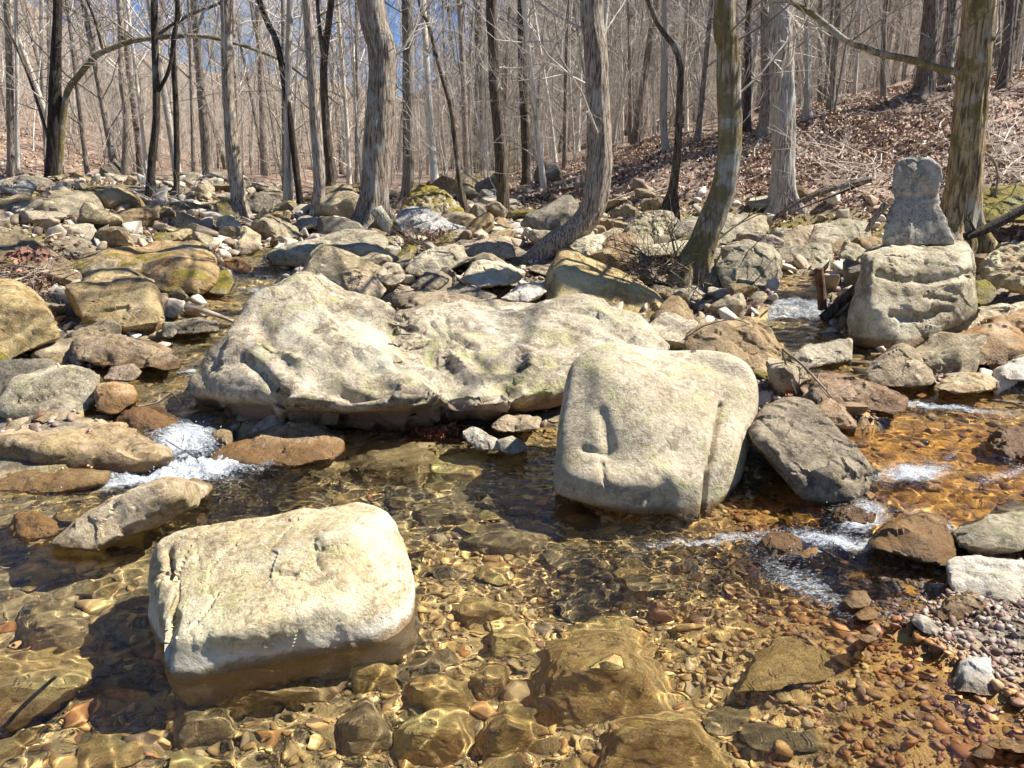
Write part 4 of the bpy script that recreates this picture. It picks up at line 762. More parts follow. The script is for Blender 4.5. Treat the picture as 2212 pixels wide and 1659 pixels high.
scatter('gravel', g1, SM2, [(.08, .05, .04), (.2, .12, .085), (.28, .2, .14), (.36, .3, .24), (.18, .08, .05), (.46, .41, .34), (.13, .08, .06)], 'brown and grey gravel along the water edge', 'gravel', rough=.6)
g2 = fill(68000, -3.4, 2.2, .9, 4.7, .006, .034, lambda x, y: (pe(x, y) > 0) & (rng.rand(len(x)) < .12 + .88 * np.maximum(sst(-1.2, .6, x - .5 * np.maximum(y - 3.2, 0)), .5 * sst(2.6, 2.0, y)))) + fill(1500, -3.2, 1.4, 1.0, 4.7, .04, .11, lambda x, y: (pe(x, y) > .1) & (rng.rand(len(x)) < .4), lift=-.1)
g2 += fill(3500, -3.4, 3.6, 3.0, 9, .02, .07, lambda x, y: ~nostream(x, y))
g3 = [q for q in g2 if q[0] + .25 * rng.randn() > .95 + .1 * (q[1] - 2)]; g2 = [q for q in g2 if not q[0] > 1.0 + .2 * math.sin(q[1] * 9)]
scatter('shallow_gravel', g3, SM2, [(.22, .09, .04), (.42, .2, .06), (.14, .07, .04), (.6, .36, .1), (.33, .13, .06), (.24, .16, .1), (.5, .3, .14)], 'rusty red-brown gravel in the shallows on the right', 'gravel', rough=.5)
scatter('pebbles', g2, SM2, [(.24, .14, .05), (.62, .42, .15), (.34, .24, .11), (.70, .5, .2), (.44, .2, .06), (.18, .13, .08), (.62, .48, .25), (.54, .33, .1)], 'golden brown pebbles and cobbles on the bed under the clear water', 'pebbles', rough=.7)
hits = [hit(px, py) for px, py in zip(rng.uniform(95, 300, 260), rng.uniform(700, 795, 260))]
scatter('white_gravel', [(h[0], h[1], h[2] + .01, rng.uniform(.02, .07)) for h in hits], SM2, [(.5, .48, .42), (.68, .66, .6), (.58, .55, .48), (.3, .28, .24)], 'patch of broken white stones between the left boulders', 'gravel', scale3=(1, 1, .35))

# ------------------------------------------------------------------ fallen leaves
def leaves(name, pts, label, cols, s0=.022, s1=.048, lift=.02):
    n = len(pts); P = np.array(pts); a = rng.uniform(0, 6.28, n); s = rng.uniform(s0, s1, n); tl = rng.randn(n, 2) * .55
    d1 = np.stack([np.cos(a), np.sin(a), tl[:, 0]], 1); d2 = np.stack([-np.sin(a) * .6, np.cos(a) * .6, tl[:, 1]], 1)
    up = rng.uniform(.1, .5, n)[:, None] * s[:, None] * np.array([0, 0, 1.])
    P = P + np.array([0, 0, lift]) * rng.rand(n, 1)
    V = np.stack([P - d1 * s[:, None], P + d2 * s[:, None] * .8 + up, P + d1 * s[:, None], P - d2 * s[:, None] * .8 + up], 1)
    # folded along the midrib: two triangles each
    V = V.reshape(-1, 3); b = np.arange(n)[:, None] * 4; F = np.concatenate([b + [0, 2, 1], b + [0, 3, 2]], 1).reshape(-1, 3)
    q = simple_mat('dead_leaves', cols, island=True, rough=.75)
    o = mesh_obj(name, V, F, q.m, smooth=False); return tag(o, label, 'leaves', kind='stuff')
LC1 = [(.08, .045, .03), (.26, .15, .1), (.5, .36, .23), (.6, .47, .32), (.32, .15, .1), (.72, .62, .52), (.2, .12, .08)]
def leafpts(n, x0, x1, y0, y1, cond, p=1.0):
    y = y0 + (y1 - y0) * rng.rand(n) ** p; x = rng.uniform(x0, x1, n) * 1.0; k = cond(x, y); x, y = x[k], y[k]; k = rng.rand(len(x)) < .25 + .75 * sst(-.25, .25, fbm(np.stack([x, y, 0 * x], 1) * .9, 3, 61)); x, y = x[k], y[k]; return np.stack([x, y, gh(x, y)], 1)
lp = np.vstack([leafpts(300000, -1, 17, 6, 25, lambda x, y: (x > foot(y) - .5 * rng.rand(len(x))) & (x < .8 * y + 1), 1.2), leafpts(30000, -20, -3, 9, 30, lambda x, y: x < -4.2 - .28 * y), leafpts(9000, -7, 3, 10, 20, lambda x, y: x < foot(y) + .2), leafpts(16000, -9, 5, 5, 14, lambda x, y: (x < foot(y)) & nostream(x, y)), leafpts(9000, -11, -2, 7, 16, lambda x, y: x < -3.2 - .1 * y)])
leaves('leaf_litter', lp, 'red-brown fallen leaves carpeting the slopes and banks', LC1)
def pile(px, py, rx, ry, n, label, h=.15):
    a = [];
    for _ in range(n):
        u, v = rng.randn(2) * .5; q = hit(px + u * rx, py + v * ry); a.append((q[0], q[1], q[2] + h * rng.rand() * math.exp(-(u * u + v * v))))
    return a
lp2 = pile(70, 590, 70, 45, 700, '') + pile(920, 520, 80, 30, 500, '') + pile(1410, 575, 60, 25, 400, '', .08)
leaves('leaf_pile', lp2, 'dark drifts of leaves lodged between the boulders', [(.05, .02, .015), (.2, .09, .06), (.36, .2, .14), (.14, .05, .035)])
lp3 = pile(960, 950, 90, 22, 700, '', .04) + pile(1690, 820, 30, 40, 200, '', .05)
leaves('wet_leaves', lp3, 'wet red-brown leaf debris washed up under the huge central boulder', [(.1, .03, .015), (.3, .1, .04), (.42, .2, .08)], .015, .035)

# ------------------------------------------------------------------ wood: tubes, trees, sticks
class Tubes:
    def __init__(s): s.V, s.F, s.o = [], [], 0
    def add(s, pts, rad, k=6, cap=False, wob=0, seed=0, ridge=0, butt=0):
        P = np.asarray(pts, float); n = len(P); T = np.gradient(P, axis=0); T /= np.maximum(np.linalg.norm(T, axis=1, keepdims=True), 1e-9)
        ref = np.array([0, 0, 1.]) if abs(T[0, 2]) < .8 else np.array([1., 0, 0])
        a = np.cross(T[0], ref); A = np.zeros_like(T)
        for i in range(n):
            a = a - T[i] * (a @ T[i]); a = a / (math.sqrt(a @ a) + 1e-12); A[i] = a
        Bv = np.cross(T, A)
        th = np.linspace(0, 2 * math.pi, k, endpoint=False); r = np.asarray(rad, float)[:, None, None]
        D = A[:, None] * np.cos(th)[None, :, None] + Bv[:, None] * np.sin(th)[None, :, None]
        if wob:
            q = (P[:, None] + D * r * 1.5).reshape(-1, 3); q = q * np.array([1, 1, .35])
            r = r * (1 + wob * fbm(q * 5, 3, seed).reshape(n, k, 1) + wob * .8 * vn(q * 22, seed + 2).reshape(n, k, 1))
            if ridge:
                cs = np.stack([np.broadcast_to(np.cos(th), (n, k)) * 7, np.broadcast_to(np.sin(th), (n, k)) * 7, np.broadcast_to(P[:, 2:3] * 2.2, (n, k))], -1).reshape(-1, 3); r = r * (1 + ridge * (1 - 2 * np.abs(fbm(cs, 2, seed + 7))).reshape(n, k, 1))
            if butt: r = r * (1 + butt * np.exp(-np.maximum(P[:, 2] - P[0, 2] - .1, 0) / .22)[:, None, None] * np.maximum(vn(np.stack([np.cos(th) * 1.7, np.sin(th) * 1.7, 0 * th], 1), seed + 8), -.2)[None, :, None] * 1.6)
        W = (P[:, None] + D * r).reshape(-1, 3); i = np.arange(n * k).reshape(n, k); j = np.roll(i, -1, 1)
        s.V.append(W); s.F.append(np.stack([i[:-1], j[:-1], j[1:], i[1:]], -1).reshape(-1, 4) + s.o); s.o += n * k
        if cap:
            for ring, c in ((0, P[0] - T[0] * rad[0] * .3), (n - 1, P[-1] + T[-1] * rad[-1] * .3)):
                s.V.append(c[None]); ii = i[ring] + s.o - n * k; jj = np.roll(ii, -1); cc = np.full(k, s.o); s.F.append(np.stack([ii, jj, cc, cc], -1)); s.o += 1
    def build(s, name, mat, parent=None, loc=(0, 0, 0)):
        F = np.vstack(s.F); V = np.vstack(s.V) - np.array(loc); q = F[F[:, 2] != F[:, 3]]; t = F[F[:, 2] == F[:, 3]][:, :3]
        if len(t) == 0: return mesh_obj(name, V, q, mat, parent)
        q2 = np.vstack([q[:, [0, 1, 2]], q[:, [0, 2, 3]], t]); return mesh_obj(name, V, q2, mat, parent)
def smooth_path(pts, n):
    P = np.asarray(pts, float); d = np.concatenate([[0], np.cumsum(np.linalg.norm(np.diff(P, axis=0), axis=1))]); u = np.linspace(0, d[-1], n)
    # Catmull-Rom through the points
    out = []
    for t in u:
        i = min(np.searchsorted(d, t, 'right') - 1, len(P) - 2); f = (t - d[i]) / max(d[i + 1] - d[i], 1e-9)
        p0, p1, p2, p3 = P[max(i - 1, 0)], P[i], P[i + 1], P[min(i + 2, len(P) - 1)]
        out.append(.5 * (2 * p1 + (p2 - p0) * f + (2 * p0 - 5 * p1 + 4 * p2 - p3) * f * f + (3 * p1 - p0 - 3 * p2 + p3) * f ** 3))
    return np.array(out), u / d[-1]
def bough(T, g, p, d, ln, r, lev, k=4, tw=(5, 4), up=.25, curl=.35):
    """a wiggly branch with its side branches and twigs"""
    n = [7, 5, 4, 3][min(3, 3 - lev)] if lev < 3 else 8
    pts = [p]; dd = d / np.linalg.norm(d)
    for i in range(n - 1):
        dd = dd + g.randn(3) * curl * .5 + np.array([0, 0, up * .35]); dd /= np.linalg.norm(dd); pts.append(pts[-1] + dd * ln / (n - 1))
    rad = r * np.linspace(1, .25, n); T.add(pts, np.maximum(rad, .0016), k)
    if lev <= 0: return
    m = tw[0] if lev >= 2 else tw[1]
    for j in range(m):
        f = g.uniform(.2, 1); i = min(int(f * (n - 1)), n - 2); q = pts[i] + (pts[i + 1] - pts[i]) * (f * (n - 1) - i)
        t = pts[i + 1] - pts[i]; t = t / np.linalg.norm(t); sd = g.randn(3); sd -= t * (sd @ t); sd /= np.linalg.norm(sd) + 1e-9
        bough(T, g, q, t * .75 + sd * .8, ln * g.uniform(.3, .55), max(r * .42, .0018), lev - 1, 3, tw, up, curl)
def crown_on(T, g, path, rad, f0, f1, nb, ln, lev=2, tw=(5, 4), elev=.6, rk=.38, up=.25, rmin=.004):
    n = len(path)
    for j in range(nb):
        f = f0 + (f1 - f0) * (j + g.rand()) / nb; i = min(int(f * (n - 1)), n - 2); a = g.uniform(0, 6.28)
        bough(T, g, path[i], np.array([math.cos(a), math.sin(a), elev + g.rand() * .4]), ln * g.uniform(.6, 1.25) * (1.1 - .5 * f), max(rad[i] * rk, rmin), lev, 4, tw, up)

def proto_tree(seed, h, r, nb, ln, lean=.04, tw=(6, 5), f0=.16, curve=.25, rmin=.0045, elev=.55):
    g = np.random.RandomState(seed); n = 16; t = np.linspace(0, 1, n); a = g.uniform(0, 6.28)
    P = np.stack([math.cos(a) * lean * h * t + curve * np.sin(t * 5 + g.rand() * 6) * t, math.sin(a) * lean * h * t + curve * np.cos(t * 4 + g.rand() * 6) * t, h * t - .3], 1)
    rad = r * (1 - .86 * t ** 1.1); rad[0] *= 1.5; rad[1] *= 1.08
    T = Tubes(); T.add(P, rad, 8); C = Tubes(); crown_on(C, g, P, rad, f0, .99, nb, ln, 2, tw, elev, rmin=rmin)
    return T, C
TP = []
for k, (h, r, nb, ln, mt, cm, f0) in enumerate([(a_, b_ * .66, c_, d_, e_, f_, g_) for a_, b_, c_, d_, e_, f_, g_ in [(15, .13, 30, 3.0, bark_grey, twig_grey, .14), (17, .16, 34, 3.2, bark_brown, twig_grey, .2), (12, .085, 26, 2.3, bark_pale, twig_pale, .1), (14, .10, 28, 2.6, bark_grey, twig_pale, .12), (18, .19, 34, 3.6, bark_dark, twig_grey, .22), (10, .06, 24, 2.0, bark_pale, twig_pale, .08), (13, .09, 28, 2.4, bark_brown, twig_grey, .1), (16, .12, 30, 2.8, bark_pale, twig_pale, .2)]]):
    T, C = proto_tree(40 + k, h, r, nb, ln, f0=f0, tw=(5, 3), rmin=.0075, curve=[.25, .5, .35, .7][k % 4], elev=[.5, .8, .35][k % 3])
    a = T.build('trunk', mt); b = C.build('crown', cm); TP.append((a.data, b.data, mt, h)); bpy.data.objects.remove(a); bpy.data.objects.remove(b)
SP_ = []
for k in range(5):   # thin understorey saplings, often several stems
    g = np.random.RandomState(70 + k); T, C = Tubes(), Tubes()
    for s in range([1, 2, 3, 1, 2][k]):
        h = g.uniform(3.5, 6.5); n = 12; t = np.linspace(0, 1, n); a = g.uniform(0, 6.28); ln = g.uniform(.08, .32) * h
        P = np.stack([math.cos(a) * ln * t ** 1.4 + .06 * np.sin(t * 7 + s), math.sin(a) * ln * t ** 1.4 + .06 * np.cos(t * 6 + s), h * t - .15], 1); rad = .024 * (1 - .85 * t) * g.uniform(.7, 1.2)
        T.add(P, rad, 6); crown_on(C, g, P, rad, .12, .98, 13, 1.3, 2, (5, 4), .7, rk=.4, rmin=.003)
    a = T.build('trunk', bark_pale); b = C.build('crown', twig_pale); SP_.append((a.data, b.data, bark_pale, 5)); bpy.data.objects.remove(a); bpy.data.objects.remove(b)

HERO = []   # landmarks for labels of the background trees
def hero_tree(label, path, wpx, mat, lm, crown=twig_grey, limbs=(), top=12.5, base=None, nb=14, low=5, name='tree', depth=None, lowlen=1.4, tw=(5, 4), lean_y=0.0, k=14, cat='tree', top_len=3.0, flare=.55):
    """path: trunk centre line in picture pixels, from the ground up; wpx: widths in pixels at its ends"""
    Y = depth if depth else hit(*path[0])[1]
    b = at(*path[0], Y); pts = [at(x, y, Y) for x, y in path]
    pts[0] = pts[0] - np.array([0, 0, .12])
    d = pts[-1] - pts[-2]; d /= np.linalg.norm(d); d = d * np.array([.5, .5, 1]); H = top - pts[-1][2]
    g = np.random.RandomState(int(path[0][0]) + 3)
    nvis = len(pts)
    if top > pts[-1][2] + .5:
        for j in range(1, 5): pts.append(pts[-1] + d * H / 4 / max(d[2], .4) * 1.0 + np.array([g.randn() * .12, g.randn() * .12, 0]))
    n = 190 if wpx[0] > 20 else 60; P, u = smooth_path(pts, n)
    dep = Y * 1.0 / CP; vis = np.interp(P[:, 2], [P[0, 2], at(*path[-1], Y)[2], max(top, P[0, 2] + .2)], [wpx[0], wpx[1], wpx[1] * .22])
    rad = vis / 2 / FPX * Y * 1.0
    if flare == 0: rad = np.interp(u, [0, .12, .3, 1], [wpx[0] * .9, wpx[0], (wpx[0] + wpx[1]) / 2, wpx[1] * .3]) / 2 / FPX * Y
    rad = rad * (1 + flare * np.exp(-np.maximum(P[:, 2] - P[0, 2] - .1, 0) / .13))
    root = empty(name, P[0], label, cat); T = Tubes(); T.add(P, rad, 56 if wpx[0] > 30 else 24, wob=.07, seed=int(path[0][0]), ridge=.05 if wpx[0] > 20 else 0, butt=.9 if flare else 0); tr = T.build('trunk', mat, root, P[0])
    C = Tubes(); zt = at(*path[-1], Y)[2]; f0 = float(np.interp(zt, P[:, 2], u)) if top > zt + .5 else .6
    crown_on(C, g, P, rad, max(.3, min(f0, .8)), .98, nb, top_len, 2, tw, .5)
    if low: crown_on(C, g, P, rad, .14, max(.3, f0), low, lowlen, 2, (5, 4), .45, rk=.12, rmin=.005)
    cr = C.build('crown', crown, root, P[0])
    for lp_, lw, lmt in limbs:
        Q, uu = smooth_path([at(a, c, Y + (e[0] if e else 0)) for a, c, *e in lp_], 40); T = Tubes(); rr = np.interp(uu, [0, 1], [lw[0], lw[1]]) / 2 / FPX * Y
        T.add(Q, rr, 10, wob=.06, seed=3); crown_on(T, g, Q, rr, .2, .98, 7, .9, 1, (5, 4), .3, rk=.3, rmin=.004); T.build('limb', lmt, root, P[0])
    if lm: HERO.append((lm, path[-1][0] if False else path[len(path) // 2][0]))
    return root
hero_tree('big dark-barked tree with a gently curved trunk just left of centre', [(803, 492), (808, 433), (815, 333), (820, 267), (824, 167), (823, 100), (800, 0)], (60, 50), bark_mat((.38, .31, .23), (.09, .065, .05), lichen=.3, fiss=18, var=0), 'the big curved centre tree', depth=11.6, low=3)
hero_tree('straight grey tree standing right beside the big curved centre tree', [(880, 445), (882, 333), (882, 167), (880, 0)], (25, 22), bark_grey, 'the straight grey tree beside it', depth=14, low=6)
hero_tree('dark crooked tree with a wavy trunk right of centre', [(1087, 478), (1085, 400), (1079, 300), (1070, 200), (1066, 100), (1062, 0)], (28, 20), bark_dark, 'the dark crooked tree', low=8, depth=13.2)
hero_tree('dark tree standing farther back right of the dark crooked tree', [(1139, 402), (1136, 300), (1130, 167), (1127, 0)], (19, 18), bark_dark, None, depth=20, low=8)
hero_tree('tall dark tree whose J-shaped base sweeps left along the ground', [(1135, 560), (1187, 532), (1237, 505), (1270, 468), (1288, 415), (1296, 333), (1292, 233), (1287, 100), (1277, 0)], (52, 31), bark_brown, 'the J-shaped tree', depth=9.4, flare=0, low=5, lowlen=1.8)
hero_tree('moss-covered leaning tree with flared roots clasping the rocks', [(1500, 596), (1503, 565), (1518, 522), (1542, 462), (1561, 413), (1575, 333), (1577, 267), (1575, 200), (1572, 100), (1565, 0)], (56, 42), bark_moss, 'the mossy leaning tree', depth=8.2, low=5,
          limbs=[([(1505, 570), (1470, 575), (1420, 590)], (34, 12), bark_moss), ([(1500, 590), (1530, 620), (1565, 690, -.6)], (24, 8), bark_moss), ([(1495, 585), (1500, 620), (1470, 650, -.3)], (20, 8), bark_moss)])
hero_tree('straight grey-brown tree with a sunlit white right edge', [(1686, 458), (1690, 400), (1692, 300), (1690, 167), (1685, 0)], (50, 42), bark_mat((.52, .46, .38), (.15, .12, .09), lichen=.6, fiss=20, var=0), 'the white-edged tree', depth=12.0, low=5)
hero_tree('brown tree just left of and behind the white-edged tree', [(1655, 292), (1657, 200), (1658, 0)], (24, 22), bark_brown, None, depth=16, low=5)
hero_tree('slender dark tree between the mossy leaning tree and the white-edged tree', [(1614, 292), (1616, 150), (1620, 0)], (14, 12), bark_dark, None, depth=17, low=5)
hero_tree('dark flared tree standing high on the right slope', [(1996, 216), (1999, 190), (2005, 100), (2012, 0)], (38, 27), bark_brown, 'the flared slope tree', depth=16, low=4)
hero_tree('big plate-barked tree behind the upright stone with a long mossy limb reaching left', [(2072, 520), (2076, 470), (2082, 400), (2089, 300), (2098, 200), (2106, 100), (2115, 0)], (66, 58), bark_plate, 'the big plate-barked tree', depth=7.9, low=2, lowlen=1.0,
          limbs=[([(2090, 160), (2022, 146), (1975, 131), (1902, 116), (1858, 100), (1825, 86), (1792, 60), (1758, 33), (1705, 0), (1650, -45)], (15, 10), bark_moss)])
hero_tree('slim dark tree in front of a pale sycamore right of the J-shaped tree', [(1443, 456), (1455, 400), (1464, 320), (1467, 233), (1465, 120), (1400, 0)], (18, 10), bark_dark, None, depth=11.8, low=5)
hero_tree('pale sycamore with a bright white lower trunk', [(1452, 352), (1438, 320), (1433, 250), (1436, 120), (1437, 0)], (16, 14), bark_pale, 'the pale sycamore', crown=twig_pale, depth=17, low=6)
hero_tree('outermost of the left-hand pair of grey trees at the left edge', [(24, 412), (22, 250), (20, 120), (14, 0)], (15, 12), bark_grey, 'the left-edge pair', crown=twig_pale, depth=17, low=7)
hero_tree('thinner pale tree of the pair at the left edge', [(36, 430), (37, 300), (37, 150), (34, 0)], (9, 7), bark_pale, None, crown=twig_pale, depth=16, low=6)
hero_tree('broken dark hollow tree at the left with a long mossy limb arching right', [(112, 428), (115, 380), (117, 330), (119, 217), (120, 120), (124, 0)], (34, 15), bark_dark, 'the broken hollow tree', depth=14.5, low=6,
          limbs=[([(126, 400), (134, 270), (147, 193), (160, 177), (200, 127), (227, 110), (293, 87), (400, 78), (467, 83), (567, 113), (633, 147), (733, 227)], (15, 4), bark_moss), ([(335, 80), (400, 37), (467, 10), (520, -15)], (8, 5), bark_dark), ([(222, 110), (207, 50), (187, 0)], (6, 4), bark_dark), ([(105, 300), (60, 160), (15, 60), (0, 40)], (7, 4), bark_dark)])
hero_tree('dark leaning sapling with a long branch arching to the right', [(213, 430), (217, 357), (253, 320), (300, 253), (350, 227), (417, 213), (483, 200), (600, 196)], (13, 4), bark_dark, None, depth=15, low=9, top=1, nb=6, top_len=1.2)
hero_tree('dark tree with a slight bend left of the thick-stemmed one', [(263, 424), (273, 267), (263, 167), (257, 0)], (14, 11), bark_brown, 'the bent dark tree', depth=16.5, low=8)
hero_tree('thick dark stem forking low at a third of the way from the left edge', [(322, 452), (327, 360), (337, 267), (337, 167), (333, 0)], (17, 13), bark_dark, 'the forked dark stem', depth=13, low=8, limbs=[([(340, 200), (365, 150), (380, 60), (384, -20)], (8, 5), bark_dark)])
hero_tree('slender dark trunk right of the forked dark stem', [(380, 452), (381, 267), (374, 100), (383, 0)], (13, 9), bark_dark, None, depth=13.5, low=7)
hero_tree('straight slender trunk under the blue patch of sky', [(422, 438), (420, 400), (413, 167), (407, 0)], (10, 7), bark_brown, None, depth=16, low=7)
hero_tree('stout brown tree with a swollen foot under the blue patch of sky', [(522, 465), (512, 400), (503, 333), (493, 200), (490, 100), (487, 0)], (30, 20), bark_brown, 'the swollen-footed tree', depth=12.5, low=6)
hero_tree('bright pale smooth tree left of the big curved centre tree', [(620, 458), (620, 300), (621, 200), (627, 0)], (14, 13), bark_pale, 'the bright pale tree', crown=twig_pale, depth=13, low=6)
hero_tree('dark leaning tree crossing behind the bright pale tree', [(654, 462), (640, 370), (625, 250), (600, 100), (560, 0)], (14, 12), bark_dark, None, depth=13, low=5)
hero_tree('thick grey-brown tree left of the big curved centre tree', [(685, 475), (690, 420), (687, 333), (674, 167), (663, 0)], (25, 20), bark_grey, 'the thick grey-brown tree', depth=12.3, low=5)
hero_tree('dark tree with a broken fork beside the thick grey-brown one', [(733, 468), (717, 400), (704, 267), (700, 133), (716, 0)], (20, 12), bark_dark, None, depth=12.6, low=5, limbs=[([(701, 140), (690, 60), (684, -20)], (10, 7), bark_dark)])
hero_tree('thin curved stem leaning left beside the straight grey tree', [(993, 446), (970, 400), (944, 317), (924, 217), (894, 157)], (11, 4), bark_grey, None, depth=13, low=6, top=1, nb=6, top_len=1.2)
hero_tree('long thin stem leaning left behind the moss-capped boulder', [(1014, 470), (994, 400), (984, 317), (974, 233), (950, 150), (925, 50), (905, 0)], (12, 7), bark_dark, None, depth=12.6, low=6)
hero_tree('thin pale stem curving left out of the J-shaped tree foot', [(1275, 372), (1247, 317), (1224, 250), (1180, 200), (1150, 156)], (8, 3), bark_grey, None, depth=13, low=7, top=1, nb=6, top_len=1.2)
hero_tree('thin pale pole right of the white-edged tree', [(1745, 247), (1743, 120), (1742, 0)], (9, 7), bark_pale, None, crown=twig_pale, depth=16.5, low=5)
hero_tree('slim grey tree halfway between the white-edged and the flared slope trees', [(1908, 215), (1909, 100), (1915, 0)], (11, 9), bark_grey, None, depth=18, low=5)

# ------------------------------------------------------------------ the wood behind, tree by tree
g = np.random.RandomState(77)
def place_tree(P, x, y, sc, lab):
    ta, cr, mt, h = P; r = bpy.data.objects.new('tree', None); COL.objects.link(r); r.empty_display_size = .2
    r.location = (x, y, float(gh(x, y))); r.rotation_euler = (g.randn() * .07, g.randn() * .07, g.uniform(0, 6.28)); r.scale = (sc, sc, sc)
    for nm, me in (('trunk', ta), ('crown', cr)):
        c = bpy.data.objects.new(nm, me); COL.objects.link(c); c.parent = r
    return r
back = []; pts = []
tries = 0
while len(back) < 262 and tries < 20000:
    tries += 1
    y = 15.5 + 42 * g.rand() ** 1.15; x = g.uniform(-.69, .69) * y
    if y < 19 and -4.6 < x < 0.5 and g.rand() < .7: continue
    if -.62 < x / y < -.05 and g.rand() < .5: continue
    if any(math.hypot(x - a, y - b) < .5 + .008 * y for a, b in pts): continue
    pts.append((x, y)); sap = g.rand() < (.42 if y < 30 else .12)
    back.append((x, y, sap))
items = []
for x, y, sap in back:
    P = SP_[g.randint(len(SP_))] if sap else TP[g.choice(len(TP), p=[.16, .12, .16, .16, .08, .12, .1, .1])]
    o = place_tree(P, x, y, g.uniform(.8, 1.2) * (1 if sap else .95), None); a, b, _ = proj(np.array([[x, y, float(gh(x, y))]]))
    items.append((a[0], y, sap, P[2], o))
HERO.sort(key=lambda t: t[1]); lmx = [h[1] for h in HERO]
gr = {}
for px, y, sap, mt, o in sorted(items, key=lambda t: t[0]):
    k = int(np.searchsorted(lmx, px)); kind = ('pale ' if mt is bark_pale else 'dark ' if mt is bark_dark else 'brown ' if mt is bark_brown else 'grey ') + ('sapling' if sap else 'tree'); far = 'near' if y < 24 else 'mid-distance' if y < 38 else 'far'
    gr.setdefault((k, kind, far), []).append(o)
OR2 = ['first', 'second', 'third', 'fourth', 'fifth', 'sixth', 'seventh', 'eighth', 'ninth', 'tenth', 'eleventh', 'twelfth']
for (k, kind, far), os_ in gr.items():
    where = f'left of {HERO[0][0]}' if k == 0 else f'right of {HERO[-1][0]}' if k == len(HERO) else f'just right of {HERO[k - 1][0]}'
    for i, o in enumerate(os_):
        tag(o, f'{far} {kind} {where}' + (f', {OR2[min(i, 11)]} from left' if len(os_) > 1 else ''), 'tree', 'bare trees of the wood behind the creek')
# the rest of the wood, too far to tell tree from tree
def wood(name, label, P, pts_, s0, s1):
    me = bpy.data.meshes.new(name); me.from_pydata([(x, y, float(gh(x, y))) for x, y in pts_], [], []); o = bpy.data.objects.new(name, me); COL.objects.link(o)
    src = bpy.data.objects.new('src', None)
    ng = bpy.data.node_groups.new(name, 'GeometryNodeTree'); ng.interface.new_socket('Geometry', in_out='INPUT', socket_type='NodeSocketGeometry'); ng.interface.new_socket('Geometry', in_out='OUTPUT', socket_type='NodeSocketGeometry')
    N = ng.nodes; gi, go = N.new('NodeGroupInput'), N.new('NodeGroupOutput'); iop = N.new('GeometryNodeInstanceOnPoints'); jn = N.new('GeometryNodeJoinGeometry')
    for q in P:
        a = N.new('GeometryNodeObjectInfo'); a.inputs['Object'].default_value = q; a.transform_space = 'ORIGINAL'; a.inputs['As Instance'].default_value = True; ng.links.new(a.outputs['Geometry'], jn.inputs[0])
    rv = N.new('FunctionNodeRandomValue'); rv.data_type = 'FLOAT_VECTOR'; rv.inputs[0].default_value = (-.04, -.04, 0); rv.inputs[1].default_value = (.04, .04, 6.28)
    rs = N.new('FunctionNodeRandomValue'); rs.inputs[2].default_value = s0; rs.inputs[3].default_value = s1
    ng.links.new(gi.outputs[0], iop.inputs['Points']); ng.links.new(jn.outputs[0], iop.inputs['Instance']); ng.links.new(rv.outputs[0], iop.inputs['Rotation']); ng.links.new(rs.outputs[1], iop.inputs['Scale']); ng.links.new(iop.outputs[0], go.inputs[0])
    md = o.modifiers.new('wood', 'NODES'); md.node_group = ng; bpy.data.objects.remove(src); return tag(o, label, 'wood', kind='stuff')
srcs = {}
for o in list(COL.objects):
    if o.name.startswith(('trunk', 'crown')) and o.parent: srcs.setdefault(o.data.name, o)
wp = []
while len(wp) < 1000:
    y = 42 + 90 * g.rand() ** .9; x = g.uniform(-.85, .95) * y
    if -.66 < x / y < .0 and g.rand() < (.6 if y < 70 else .93): continue
    wp.append((x, y))
wp = [q for q in wp if not (abs(q[0]) < .7 * q[1] and q[1] < 42)]
for k, P in enumerate(TP):
    ta, cr = srcs.get(P[0].name), srcs.get(P[1].name)
    if ta and cr: wood('far_wood', 'bare grey wood covering the far hillsides', [ta, cr], wp[k::len(TP)], .8, 1.15)

up = []
while len(up) < 700:
    y = 24 + 55 * g.rand() ** 1.2; x = g.uniform(-.72, .75) * y
    up.append((x, y))
for k, P in enumerate(SP_):
    ta, cr = srcs.get(P[0].name), srcs.get(P[1].name)
    if ta and cr: wood('undergrowth', 'thicket of thin pale saplings among the trunks behind the creek', [ta, cr], up[k::len(SP_)], .45, 1.0)
T = Tubes()
for t in range(380):
    y = g.uniform(8, 24); x = g.uniform(-.7, .8) * y
    if t % 3 and not x > foot(y): continue
    a = g.uniform(0, 6.28); l = g.uniform(.15, 1.3); n = 4; q = np.array([[x + math.cos(a) * l * j / 3 + g.randn() * .03 * l, y + math.sin(a) * l * j / 3 + g.randn() * .03 * l, 0] for j in range(n)]); q[:, 2] = gh(q[:, 0], q[:, 1]) + .03 + g.uniform(0, .06)
    T.add(q, np.linspace(1, .4, n) * g.uniform(.004, .014), 5)
tag(T.build('fallen_twigs', twig_pale), 'dead sticks and twigs scattered over the leaves and stones', 'twigs', kind='stuff')
U1, F1 = ico(1); Vs, Fs, k = [], [], 0
for c, sp, n, h in (((-1.82, 4.2), .1, 170, .13), ((-1.95, 3.92), .16, 50, .03), ((2.1, 3.75), .13, 70, .12), ((1.25, 3.1), .12, 50, .04), ((2.35, 4.98), .14, 60, .2), ((1.7, 3.35), .12, 60, .1)):
    for j in range(n):
        x, y = c[0] + g.randn() * sp, c[1] + g.randn() * sp; Vs.append(U1 * g.uniform(.0015, .0042) + (x, y, h * g.rand() ** 1.6 + .01)); Fs.append(F1 + k); k += len(U1)
q = NT('spray'); q.p.inputs['Base Color'].default_value = (.85, .88, .9, 1); q.p.inputs['Roughness'].default_value = .1; q.p.inputs['Transmission Weight'].default_value = .4; q.p.inputs['IOR'].default_value = 1.33
